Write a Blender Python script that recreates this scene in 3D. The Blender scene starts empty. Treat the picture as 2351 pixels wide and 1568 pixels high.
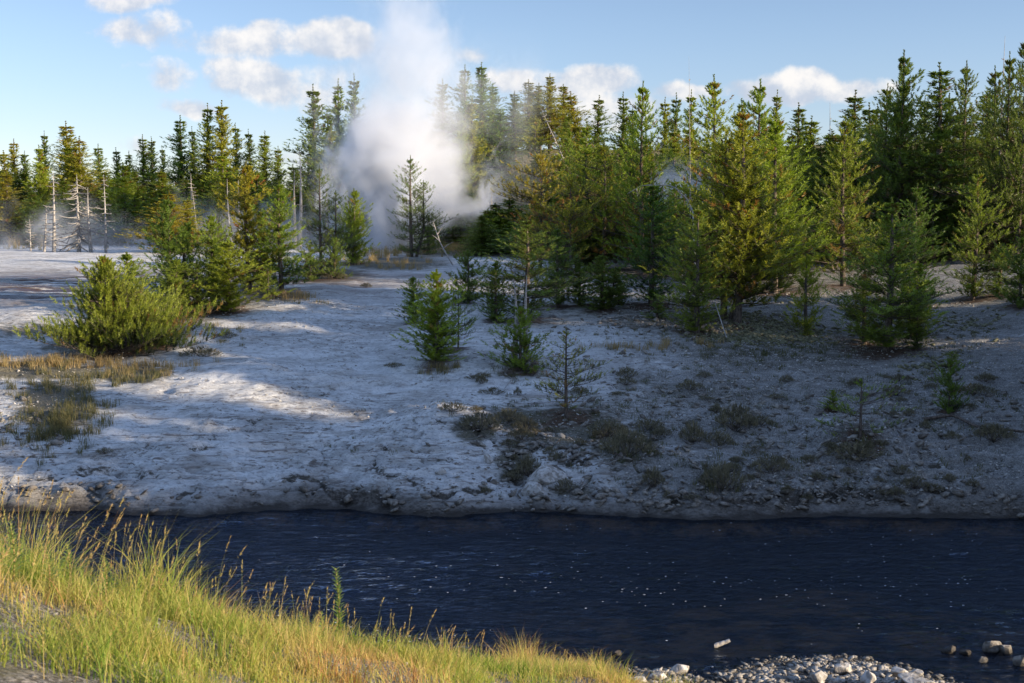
import bpy, math, random
import numpy as np
from mathutils import Vector

# ------------------------------------------------------------------ camera, sky, sun, exposure
SC = bpy.context.scene
COL = SC.collection
PITCH = math.atan((341.5 - 225) / 1280)
CAMZ = 7.0
cam_d = bpy.data.cameras.new("camera"); cam = bpy.data.objects.new("camera", cam_d); COL.objects.link(cam)
cam.location = (0, 0, CAMZ); cam.rotation_euler = (math.radians(90) - PITCH, 0, 0)
cam_d.sensor_width = 36; cam_d.lens = 45; cam_d.clip_end = 20000; cam_d.clip_start = 0.05
cam_d.dof.use_dof = True; cam_d.dof.focus_distance = 45; cam_d.dof.aperture_fstop = 7.1
SC.camera = cam
SC.view_settings.view_transform = 'Standard'; SC.view_settings.look = 'None'
SC.view_settings.exposure = 0.95; SC.view_settings.gamma = 1
cy = SC.cycles
cy.max_bounces = 6; cy.diffuse_bounces = 3; cy.glossy_bounces = 2; cy.transmission_bounces = 4
cy.volume_bounces = 3; cy.transparent_max_bounces = 24; cy.volume_step_rate = 1.0; cy.volume_max_steps = 160
cy.caustics_reflective = False; cy.caustics_refractive = False

SUN_EL = math.radians(13.5)
SUN_BACK = math.radians(20)            # the sun stands to the right and a little behind the camera
sdir = Vector((math.cos(SUN_EL) * math.cos(SUN_BACK), -math.cos(SUN_EL) * math.sin(SUN_BACK), math.sin(SUN_EL)))
sun_d = bpy.data.lights.new("sun", 'SUN'); sun = bpy.data.objects.new("sun", sun_d); COL.objects.link(sun)
sun_d.energy = 5.0; sun_d.angle = math.radians(0.6); sun_d.color = (1.0, 0.83, 0.60)
sun.rotation_euler = sdir.to_track_quat('Z', 'Y').to_euler()
sun.location = (60, -20, 40)

S = 1024 / 2351.0                       # measured positions are in a 2351 px wide view of the photograph
CP, SP = math.cos(PITCH), math.sin(PITCH)
def ray(x, y):
    u = (x * S - 512) / 1280; v = (341.5 - y * S) / 1280
    return np.array([u, CP + v * SP, -SP + v * CP])
def project(X, Y, Z):
    zz = Z - CAMZ
    f = Y * CP - zz * SP; up = Y * SP + zz * CP
    f = np.maximum(f, 0.05)
    return (X / f * 1280 + 512) / S, (341.5 - up / f * 1280) / S

# ------------------------------------------------------------------ node helper
class G:
    def __init__(s, nt): s.nt = nt
    def n(s, t, **k):
        o = s.nt.nodes.new(t)
        for a, b in k.items(): setattr(o, a, b)
        return o
    def put(s, sock, v):
        if isinstance(v, bpy.types.NodeSocket): s.nt.links.new(v, sock)
        elif v is not None: sock.default_value = v
    def m(s, op, a, b=None, c=None, clamp=False):
        o = s.n('ShaderNodeMath', operation=op); o.use_clamp = clamp
        s.put(o.inputs[0], a); s.put(o.inputs[1], b)
        if c is not None: s.put(o.inputs[2], c)
        return o.outputs[0]
    def mix(s, f, a, b, blend='MIX'):
        o = s.n('ShaderNodeMix', data_type='RGBA', blend_type=blend)
        s.put(o.inputs[0], f); s.put(o.inputs[6], a); s.put(o.inputs[7], b)
        return o.outputs[2]
    def noise(s, vec, scale, detail=4, rough=0.55, dist=0.0):
        o = s.n('ShaderNodeTexNoise'); s.put(o.inputs['Vector'], vec)
        s.put(o.inputs['Scale'], scale); s.put(o.inputs['Detail'], detail); s.put(o.inputs['Roughness'], rough); s.put(o.inputs['Distortion'], dist)
        return o.outputs['Fac']
    def ss(s, v, a, b, lo=0.0, hi=1.0):
        o = s.n('ShaderNodeMapRange', interpolation_type='SMOOTHSTEP')
        s.put(o.inputs[0], v); s.put(o.inputs[1], a); s.put(o.inputs[2], b); s.put(o.inputs[3], lo); s.put(o.inputs[4], hi)
        return o.outputs[0]
    def mapv(s, vec, sc=(1, 1, 1), loc=(0, 0, 0)):
        o = s.n('ShaderNodeMapping'); s.put(o.inputs[0], vec); o.inputs['Scale'].default_value = sc; o.inputs['Location'].default_value = loc
        return o.outputs[0]
    def attr(s, name):
        return s.n('ShaderNodeAttribute', attribute_name=name)
    def bump(s, h, strength, dist, normal=None):
        o = s.n('ShaderNodeBump'); s.put(o.inputs['Height'], h); s.put(o.inputs['Strength'], strength); s.put(o.inputs['Distance'], dist)
        if normal is not None: s.put(o.inputs['Normal'], normal)
        return o.outputs[0]

# ------------------------------------------------------------------ world: sky with clouds
W = bpy.data.worlds.new("World"); SC.world = W; W.use_nodes = True
g = G(W.node_tree); W.node_tree.nodes.clear()
sky = g.n('ShaderNodeTexSky', sky_type='NISHITA'); sky.sun_disc = False
sky.sun_elevation = SUN_EL; sky.sun_rotation = math.atan2(sdir.x, sdir.y)
sky.altitude = 2200; sky.air_density = 1.0; sky.dust_density = 0.6; sky.ozone_density = 1.6
tc = g.n('ShaderNodeTexCoord'); sep = g.n('ShaderNodeSeparateXYZ'); g.put(sep.inputs[0], tc.outputs['Generated'])
yy = g.m('MAXIMUM', sep.outputs[1], 0.02)
cx = g.m('DIVIDE', sep.outputs[0], yy); cz = g.m('DIVIDE', sep.outputs[2], yy)
comb = g.n('ShaderNodeCombineXYZ'); g.put(comb.inputs[0], cx); g.put(comb.inputs[1], cz)
P = comb.outputs[0]
wn = g.n('ShaderNodeTexNoise'); g.put(wn.inputs['Vector'], P); wn.inputs['Scale'].default_value = 14; wn.inputs['Detail'].default_value = 3
wx = g.m('MULTIPLY', g.m('SUBTRACT', g.noise(P, 13, 3), 0.5), 0.045)
wz = g.m('MULTIPLY', g.m('SUBTRACT', g.noise(g.mapv(P, loc=(7, 3, 0)), 13, 3), 0.5), 0.03)
X_ = g.m('ADD', cx, wx); Z_ = g.m('ADD', cz, wz)
CLOUDS = [(310, 6, 95, 26, .9), (335, 72, 120, 42, .85), (385, 100, 70, 30, .5), (545, 100, 170, 40, .75), (690, 95, 160, 42, .7), (782, 84, 90, 52, 1.35),
          (540, 160, 75, 36, 1.0), (600, 190, 125, 50, 1.1), (690, 225, 120, 50, .8), (405, 185, 80, 36, .75), (375, 160, 45, 22, .5), (435, 246, 70, 22, .85), (300, 160, 40, 12, .25),
          (620, 62, 40, 22, .5), (1345, 192, 130, 38, 1.1), (1190, 190, 100, 36, 1.0), (1560, 208, 90, 24, .9), (1805, 196, 120, 40, 1.3), (1890, 210, 90, 30, .9), (1990, 205, 60, 22, .7),
          (665, 370, 40, 22, .6), (325, 328, 40, 25, .55), (1335, 262, 110, 50, .9), (1080, 130, 60, 30, .5), (1450, 250, 160, 40, .5), (760, 180, 70, 40, .5)]
best = None; lit = None
for (a, b, rx, ry, w) in CLOUDS:
    r0 = ray(a, b); c0, c1 = r0[0] / r0[1], r0[2] / r0[1]
    dx = g.m('MULTIPLY', g.m('SUBTRACT', X_, c0), 1280 / (rx * S) / 1.18)
    dz = g.m('MULTIPLY', g.m('SUBTRACT', Z_, c1), 1280 / (ry * S) / 1.18)
    q = g.m('ADD', g.m('MULTIPLY', dx, dx), g.m('MULTIPLY', dz, dz))
    v = g.m('MULTIPLY', g.m('SUBTRACT', 1.0, q), w)
    v = g.m('MAXIMUM', v, -1.5)
    lz = g.m('MULTIPLY', g.m('ADD', g.m('MULTIPLY', dz, 0.6), g.m('MULTIPLY', dx, 0.25)), g.m('MAXIMUM', v, 0.0))
    best = v if best is None else g.m('SMOOTH_MAX', best, v, 0.35)
    lit = lz if lit is None else g.m('ADD', lit, lz)
n1 = g.noise(P, 22, 9, 0.6); n2 = g.noise(g.mapv(P, loc=(-0.007, -0.010, 0)), 22, 9, 0.6)
dens = g.m('ADD', best, g.m('MULTIPLY', g.m('SUBTRACT', n1, 0.52), 2.6))
alpha = g.ss(dens, 0.05, 0.75)
alpha = g.m('MULTIPLY', alpha, 0.86)
relief = g.m('MULTIPLY', g.m('SUBTRACT', n1, n2), 3.0)
br = g.m('ADD', g.m('ADD', g.m('MULTIPLY', lit, 0.55), relief), 0.48)
br = g.ss(br, 0.0, 1.1)
CLK = 5.2
ccol = g.mix(br, (0.60 * CLK, 0.66 * CLK, 0.78 * CLK, 1), (1.12 * CLK, 1.06 * CLK, 1.0 * CLK, 1))
hz = g.mix(g.ss(cz, -0.02, 0.20), (0.30, 0.30, 0.30, 1), (0.0, 0.0, 0.0, 1))
skyc = g.mix(1.0, sky.outputs[0], (1.04, 0.965, 1.0, 1), 'MULTIPLY')
skyc = g.mix(g.ss(sep.outputs[2], -0.02, 0.16, 1, 0), skyc, g.mix(1.0, skyc, (0.86, 0.80, 0.84, 1), 'MULTIPLY'))
fill_gain = g.ss(sep.outputs[2], 0.24, 0.62)
skyc = g.mix(fill_gain, skyc, g.mix(1.0, skyc, (2.5, 2.3, 2.15, 1), 'MULTIPLY'))  # added gain on the unseen upper sky, fill light for the shaded bank
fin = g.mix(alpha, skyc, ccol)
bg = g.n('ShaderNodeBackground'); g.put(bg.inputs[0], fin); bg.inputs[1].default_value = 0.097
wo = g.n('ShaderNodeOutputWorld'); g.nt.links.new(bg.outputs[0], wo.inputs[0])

# ------------------------------------------------------------------ scene bookkeeping
def tag(o, label=None, cat=None, group=None, kind=None):
    if label: o['label'] = label
    if cat: o['category'] = cat
    if group: o['group'] = group
    if kind: o['kind'] = kind
    return o
def link(name, me, parent=None):
    o = bpy.data.objects.new(name, me); COL.objects.link(o)
    if parent: o.parent = parent
    return o
def np_mesh(name, V, F, mat, smooth=False, attrs=None, nf=None):
    """V (n,3), F (m,k) of one polygon size"""
    me = bpy.data.meshes.new(name)
    V = np.ascontiguousarray(V, dtype=np.float32); F = np.ascontiguousarray(F, dtype=np.int32)
    m, k = F.shape
    me.vertices.add(len(V)); me.vertices.foreach_set('co', V.ravel())
    me.loops.add(m * k); me.loops.foreach_set('vertex_index', F.ravel())
    me.polygons.add(m); me.polygons.foreach_set('loop_start', np.arange(0, m * k, k, dtype=np.int32))
    if smooth: me.polygons.foreach_set('use_smooth', np.ones(m, dtype=bool))
    for an, av in (attrs or {}).items():
        a = me.attributes.new(an, 'FLOAT', 'POINT'); a.data.foreach_set('value', np.ascontiguousarray(av, dtype=np.float32))
    me.update(calc_edges=True)
    me.materials.append(mat)
    return me

# numpy value noise
_rs = np.random.RandomState(7); _LAT = _rs.rand(512, 512).astype(np.float32)
def vnoise(x, y):
    xi = np.floor(x).astype(np.int64); yi = np.floor(y).astype(np.int64)
    fx = x - xi; fy = y - yi; fx = fx * fx * (3 - 2 * fx); fy = fy * fy * (3 - 2 * fy)
    a = _LAT[xi & 511, yi & 511]; b = _LAT[(xi + 1) & 511, yi & 511]; c = _LAT[xi & 511, (yi + 1) & 511]; d = _LAT[(xi + 1) & 511, (yi + 1) & 511]
    return (a * (1 - fx) + b * fx) * (1 - fy) + (c * (1 - fx) + d * fx) * fy
def fbm(x, y, o=4, g_=0.5):
    s = 0; a = 1; t = 0
    for i in range(o):
        s = s + a * (vnoise(x * 2 ** i + 17.3 * i, y * 2 ** i + 9.1 * i) - 0.5); t += a; a *= g_
    return s / t * 2
def sstep(v, a, b):
    t = np.clip((v - a) / (b - a), 0, 1); return t * t * (3 - 2 * t)

# ------------------------------------------------------------------ the lie of the land
def at_d(x, y, d):                      # point on the ray through a measured position at distance d along Y
    r = ray(x, y); t = d / r[1]; return r[0] * t, d, CAMZ + r[2] * t
def at_z(x, y, z=0.0):
    r = ray(x, y); t = (z - CAMZ) / r[2]; return r[0] * t, r[1] * t, z
SH = [(-400, 1172), (60, 1170), (220, 1168), (300, 1178), (380, 1183), (480, 1180), (560, 1170), (640, 1166), (740, 1164), (830, 1170), (900, 1180), (985, 1187), (1060, 1182), (1130, 1177),
      (1300, 1178), (1450, 1184), (1600, 1190), (1700, 1188), (1800, 1186), (1900, 1180), (2050, 1184), (2200, 1188), (2351, 1190)]
_p = [at_z(a, b) for a, b in SH]
SHX = np.array([-3000, -60, -25] + [p[0] for p in _p] + [17, 22, 30, 45, 80, 3000.]); SHY = np.array([20, 27, 30.5] + [p[1] for p in _p] + [28.5, 23.5, 17.5, 9, -6, -80.])
o_ = np.argsort(SHX); SHX = SHX[o_]; SHY = SHY[o_]
PS = np.array([-60, -3.0, -0.6, 0.0, 0.25, 0.7, 1.4, 3, 5.5, 10.5, 20, 30, 45, 70, 100, 160, 400, 4000.])
PZ = np.array([-0.9, -0.7, -0.35, 0.10, 0.42, 0.68, 0.86, 1.2, 1.72, 2.65, 3.85, 4.6, 5.1, 5.6, 5.9, 6.0, 6.0, 6.0])
NEARC = [(0, 1336, 7.5), (174 / S, 622 / S, 8.5), (305 / S, 652 / S, 10), (435 / S, 664 / S, 12.3), (522 / S, 674 / S, 15), (600 / S, 681 / S, 17.6)]
ctl = [at_d(*c) for c in NEARC]
ext = []
for (a, b, c) in ctl:
    ext += [(a + .5, b + 2.0, c - 1.5), (a + 1.4, b + 5.5, max(-1.2, c - 4.6))]
ctl += ext
ctl += [at_d(0, 1568, 5.0), at_d(300 / S, 683 / S, 6.8), at_d(500 / S, 683 / S, 9.4), at_d(600 / S, 690 / S, 13.5)]
ctl += [(0, 0, 5.35), (-8, 0, 5.7), (-8, 8, 5.2), (-14, 9, 4.9), (-30, 12, 4.5), (-14, 14, 2.0), (-20, 19, -0.9), (-40, 22, -0.9), (5, 0, 4.6), (10, 2, 3.2), (6, 8, 3.0), (6.5, 13, 1.5),
        (4.2, 19.3, 0.12), (10, 12, 1.2), (14, 16, 0.25), (20, 8, 0.9), (5.5, 21.3, -0.25), (9, 22.5, -0.6), (2.2, 20.5, -0.3), (16, 20, -0.6), (-10, -20, 5.5), (15, -20, 4.5), (40, -15, 3), (30, 8, 0.0), (60, -20, 1.5), (-60, -20, 5)]
ctl = np.array(ctl)
def _tps(r2): return 0.5 * r2 * np.log(r2 + 1e-9)
def tps_fit(C):
    n = len(C); D = ((C[:, None, :2] - C[None, :, :2]) ** 2).sum(-1)
    A = np.zeros((n + 3, n + 3)); A[:n, :n] = _tps(D) + np.eye(n) * 0.02; A[:n, n] = 1; A[:n, n + 1:] = C[:, :2]; A[n, :n] = 1; A[n + 1:, :n] = C[:, :2].T
    return np.linalg.solve(A, np.concatenate([C[:, 2], [0, 0, 0]]))
_w = tps_fit(ctl)
_CU = np.append(ctl[:6, 0] / ctl[:6, 1], [0.085, 0.11]); _CT = np.append((CAMZ - ctl[:6, 2]) / ctl[:6, 1], [0.372, 0.385])
def near_h(X, Y):
    Xc = np.clip(X, -60, 60); Yc = np.clip(Y, -20, 26)
    z = _w[-3] + _w[-2] * Xc + _w[-1] * Yc
    for i in range(len(ctl)): z = z + _w[i] * _tps((Xc - ctl[i, 0]) ** 2 + (Yc - ctl[i, 1]) ** 2)
    u = X / np.maximum(Y, 1)
    ta = np.interp(u, _CU, _CT)
    z = np.minimum(z, np.where(Y > 3, np.maximum(7 - ta * Y, -1.5), 9))
    return np.clip(z - np.maximum(Y - 24, 0) * 1.0, -1.5, 6.2)
# gravel bar, low stones by the near shore
BAR = [(1150, 1600, 560), (1900, 1546, 250), (1780, 1562, 180), (2030, 1572, 210), (1520, 1565, 130), (1400, 1590, 200)]
def bar_h(X, Y):
    z = np.full(np.shape(X), -9.0)
    for (a, b, r) in BAR:
        c = at_z(a, b, 0.0); rr = r * S / 1280 * c[1]
        q = np.sqrt(((X - c[0]) / rr) ** 2 + ((Y - c[1]) / (rr * 0.55)) ** 2)
        z = np.maximum(z, 0.06 - 0.10 * q ** 2)
    return np.maximum(z, -1.5)
CRK = [([(420, 1132), (500, 1112), (560, 1105), (640, 1095), (730, 1100), (760, 1122), (830, 1130), (900, 1150)], .16, 1.), ([(60, 1100), (160, 1092), (250, 1085), (330, 1080), (420, 1100)], .22, .6),
       ([(800, 945), (870, 957), (920, 950), (960, 945)], .07, .8), ([(900, 1020), (860, 1050), (870, 1075), (900, 1090), (960, 1110), (1020, 1140)], .09, .8), ([(1080, 985), (1130, 1010), (1170, 1050), (1160, 1090), (1200, 1110)], .10, .8),
       ([(1000, 1132), (1080, 1122), (1160, 1120), (1230, 1128)], .13, 1.), ([(1170, 1040), (1240, 1020), (1330, 1040), (1300, 1070)], .14, 1.), ([(1400, 1072), (1500, 1085), (1600, 1070), (1700, 1078)], .12, .9),
       ([(1800, 1130), (1950, 1120), (2050, 1150)], .16, .9), ([(1850, 1100), (1930, 1085), (2020, 1095)], .10, .8), ([(300, 865), (420, 872), (520, 880)], .06, .6), ([(650, 902), (750, 905), (830, 880)], .05, .7),
       ([(480, 1002), (560, 990), (620, 985)], .06, .7), ([(1420, 1000), (1480, 1010), (1560, 1000)], .09, .7), ([(200, 1010), (300, 1000), (380, 985)], .07, .6), ([(640, 1040), (720, 1050), (800, 1030)], .05, .6),
       ([(970, 1060), (1030, 1050), (1100, 1062)], .07, .7), ([(520, 920), (600, 915), (650, 925)], .05, .6), ([(1550, 1140), (1700, 1150), (1850, 1146)], .14, .8), ([(2130, 1120), (2230, 1130), (2351, 1120)], .12, .8),
       ([(1010, 960), (1060, 985), (1080, 985)], .08, .7), ([(0, 1040), (60, 1050), (130, 1045)], .12, .8), ([(1330, 1050), (1350, 1090), (1330, 1130)], .12, .8), ([(0, 990), (70, 985), (120, 1000)], .1, .7)]
_rc = random.Random(4)
for _i in range(95):
    _a = _rc.uniform(0, 2351); _b = _rc.uniform(880, 1150) if _a > 350 else _rc.uniform(1020, 1140); _l = _rc.uniform(20, 80)
    CRK.append(([(_a, _b), (_a + _l * .5, _b + _rc.uniform(-7, 7)), (_a + _l, _b + _rc.uniform(-10, 10))], _rc.uniform(.03, .07), _rc.uniform(.4, .8)))
CRKW = None
def crack_mask(X, Y, zg):
    """distance based mask of the cracks and undercut ledges"""
    global CRKW
    if CRKW is None:
        CRKW = []
        for pts, w, st in CRK:
            q = []
            for (a, b) in pts:
                q.append(on_ground(a, b)[:2])
            CRKW.append((q, w, st))
    m = np.zeros(np.shape(X)); sel = np.where((Y > 30) & (Y < 44) & (np.abs(X) < 20))[0]
    x = X[sel] + .16 * fbm(X[sel] * 1.7, Y[sel] * 1.7, 3); y = Y[sel] + .22 * fbm(X[sel] * 1.3 + 9, Y[sel] * 1.3, 4, .6); mm = np.zeros(len(sel))
    for q, w, st in CRKW:
        d = np.full(len(sel), 9.)
        for (ax, ay), (bx, by) in zip(q[:-1], q[1:]):
            L2 = (bx - ax) ** 2 + (by - ay) ** 2 + 1e-9; t = np.clip(((x - ax) * (bx - ax) + (y - ay) * (by - ay)) / L2, 0, 1)
            d = np.minimum(d, np.hypot(x - ax - t * (bx - ax), y - ay - t * (by - ay)))
        ww = w * np.clip(.62 + 1.3 * fbm(x * 1.1 + 50, y * 1.6, 3), .12, 1.5)
        mm = np.maximum(mm, st * (1 - sstep(d, ww * .3, ww * 1.5)))
    m[sel] = mm
    return m
def height(X, Y, fine=True):
    X = np.asarray(X, float); Y = np.asarray(Y, float)
    sy = np.interp(X, SHX, SHY) + 0.26 * fbm(X * 0.9, X * 0 + 3.3, 4) + 0.10 * fbm(X * 3.7, X * 0 + 8.3, 3)
    s = Y - sy
    face = 1 + 0.35 * fbm(X * 0.35, X * 0 + 9.0, 3)
    z = np.interp(s, PS, PZ)
    low = sstep(s, 0, 1) * (1 - sstep(s, 2.5, 6))
    z = z + low * (face - 1) * 0.55
    # dome of bare rock left of the middle, hummocks, hollows
    def blob(px, py, rx, ry, hgt, rot=0):
        c = at_z(px, py, 1.0); dx = X - c[0]; dy = Y - c[1]
        return hgt * np.exp(-((dx / rx) ** 2 + (dy / ry) ** 2))
    z = z + blob(1010, 1020, 1.7, 1.5, 0.42) + blob(560, 960, 4, 1.6, 0.25) + blob(1990, 1040, 1.3, 1.2, 0.4) + blob(1300, 950, 2.0, 1.2, 0.18) + blob(90, 880, 2.2, 1.6, 0.3) + blob(800, 930, 3.5, 1.4, -0.12)
    z = z - blob(1180, 1060, 0.8, 1.2, 0.28) - blob(1420, 1080, 2.5, 0.7, 0.15)
    land = sstep(s, 0.0, 1.5)
    z = z + land * (0.22 * fbm(X * 0.18, Y * 0.25, 3) + 0.10 * fbm(X * 0.7 + 40, Y * 0.9, 4)) * (1 - 0.5 * sstep(s, 30, 60))
    # ledges: thin beds of the rock standing proud, running along the bank
    if fine:
        warp = z * 7.0 + 0.9 * fbm(X * 0.25, Y * 0.5 + 5, 3)
        bed = np.abs((warp % 1.0) - 0.5) * 2
        amt = land * (1 - sstep(s, 7, 15)) * sstep(fbm(X * 0.3 + 9, Y * 0.5, 3), -0.35, 0.5)
        z = z + amt * (sstep(bed, 0.25, 0.65) - 0.5) * 0.17
        nearf = land * (1 - sstep(s, 18, 45))
        z = z + nearf * (0.06 * fbm(X * 1.9, Y * 3.2 + 11, 5, .6) + 0.02 * fbm(X * 6, Y * 8, 3))
        z = z + sstep(s, -0.1, 0.3) * (1 - sstep(s, 1.2, 2.8)) * (0.20 * fbm(X * 1.7, Y * 2.5, 5, 0.65) - .07 * np.abs(fbm(X * 3.2 + 7, Y * 5, 3)))
    # hill behind the steam
    hx = sstep(X, -16, 2)
    z = z + hx * 8.2 * sstep(Y + 2 * fbm(X * 0.05, Y * 0.05, 2), 92, 121) + hx * 3 * sstep(Y, 125, 200)
    z = z + 2.2 * sstep(X, 14, 45) * sstep(s, 8, 60) * (1 - 0.6 * hx * sstep(Y, 92, 110))
    nz = near_h(X, Y)
    if fine:
        nz = nz + 0.05 * fbm(X * 1.2, Y * 1.2, 4) + 0.02 * fbm(X * 5, Y * 5, 3)
    bz = bar_h(X, Y) + (0.05 * fbm(X * 3, Y * 3, 4) if fine else 0)
    bed_ = -0.42 + 0.26 * np.exp(-(((X - 4.5) / 5) ** 2 + ((Y - 22.3) / 1.8) ** 2)) + 0.16 * fbm(X * 0.5, Y * 0.8 + 30, 4)
    z = np.where(Y > sy - 4, z, -1.5)
    return np.maximum(np.maximum(z, nz), np.maximum(bz, bed_))
_t = np.concatenate([np.arange(3, 60, 0.05), np.arange(60, 260, 0.25)])
def on_ground(px, py):
    r = ray(px, py); X = r[0] / r[1] * _t; Z = CAMZ + r[2] / r[1] * _t
    h = height(X, _t)
    i = np.argmax(Z < h) if (Z < h).any() else len(_t) - 1
    return float(X[i]), float(_t[i]), float(h[i])

# patches where plants, litter or bare white rock cover the far bank (measured in the photograph, held in the ground mesh)
VEG = [(60, 850, 260, 26, .9), (130, 930, 110, 70, 1.), (300, 860, 130, 28, .8), (60, 760, 160, 40, .55), (430, 765, 110, 30, .35), (470, 745, 90, 20, .5), (640, 680, 110, 18, .7), (560, 690, 120, 22, .5),
       (1090, 985, 70, 40, .85), (1180, 960, 130, 45, .7), (1300, 980, 150, 60, 1.), (1440, 1020, 120, 60, .85), (1180, 1060, 60, 70, .8), (1480, 870, 90, 30, .5), (1590, 990, 60, 50, .6), (1700, 970, 80, 50, .6),
       (1760, 800, 230, 50, .95), (1900, 830, 160, 45, .6), (1650, 720, 330, 50, .9), (1990, 790, 180, 50, .9), (2200, 850, 130, 70, .5), (1970, 1020, 90, 60, .9), (1640, 1110, 90, 50, .75), (1770, 1080, 80, 60, .5),
       (2300, 900, 120, 40, .45), (2200, 740, 200, 40, .7), (1320, 700, 230, 50, .5), (900, 605, 180, 22, .8), (1050, 575, 180, 20, .8), (740, 630, 150, 25, .8), (1400, 600, 250, 30, .6), (1800, 620, 400, 50, .8),
       (2050, 905, 70, 25, .5), (2100, 1130, 80, 30, .5), (1330, 1130, 80, 30, .6), (1500, 1100, 60, 40, .6), (2250, 1060, 80, 50, .4), (1000, 850, 90, 18, .5), (910, 760, 50, 14, .4), (400, 720, 200, 40, .7), (240, 800, 190, 30, .9),
       (200, 550, 420, 14, .7), (1500, 740, 200, 30, .6), (1650, 900, 420, 60, .50), (2120, 940, 260, 90, .50), (1420, 940, 200, 60, .50), (1550, 1060, 300, 40, .45), (2150, 1090, 220, 40, .45)]
def veg_mask(X, Y, Z):
    px, py = project(X, Y, Z)
    v = np.zeros(np.shape(X))
    for (a, b, rx, ry, w) in VEG:
        v = np.maximum(v, w * np.exp(-(((px - a) / rx) ** 2 + ((py - b) / ry) ** 2) * 1.1))
    return v
LITTER = []   # filled by the trees: x, y, radius

# ------------------------------------------------------------------ materials
def mat(name):
    m = bpy.data.materials.new(name); m.use_nodes = True; m.node_tree.nodes.clear()
    return m, G(m.node_tree)
def principled(g, col, rough=0.8, normal=None, spec=0.3):
    p = g.n('ShaderNodeBsdfPrincipled'); g.put(p.inputs['Base Color'], col); g.put(p.inputs['Roughness'], rough)
    p.inputs['Specular IOR Level'].default_value = spec
    if normal is not None: g.put(p.inputs['Normal'], normal)
    return p
def out(g, sh, disp=None, vol=None):
    o = g.n('ShaderNodeOutputMaterial')
    if sh is not None: g.nt.links.new(sh, o.inputs['Surface'])
    if vol is not None: g.nt.links.new(vol, o.inputs['Volume'])

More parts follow.
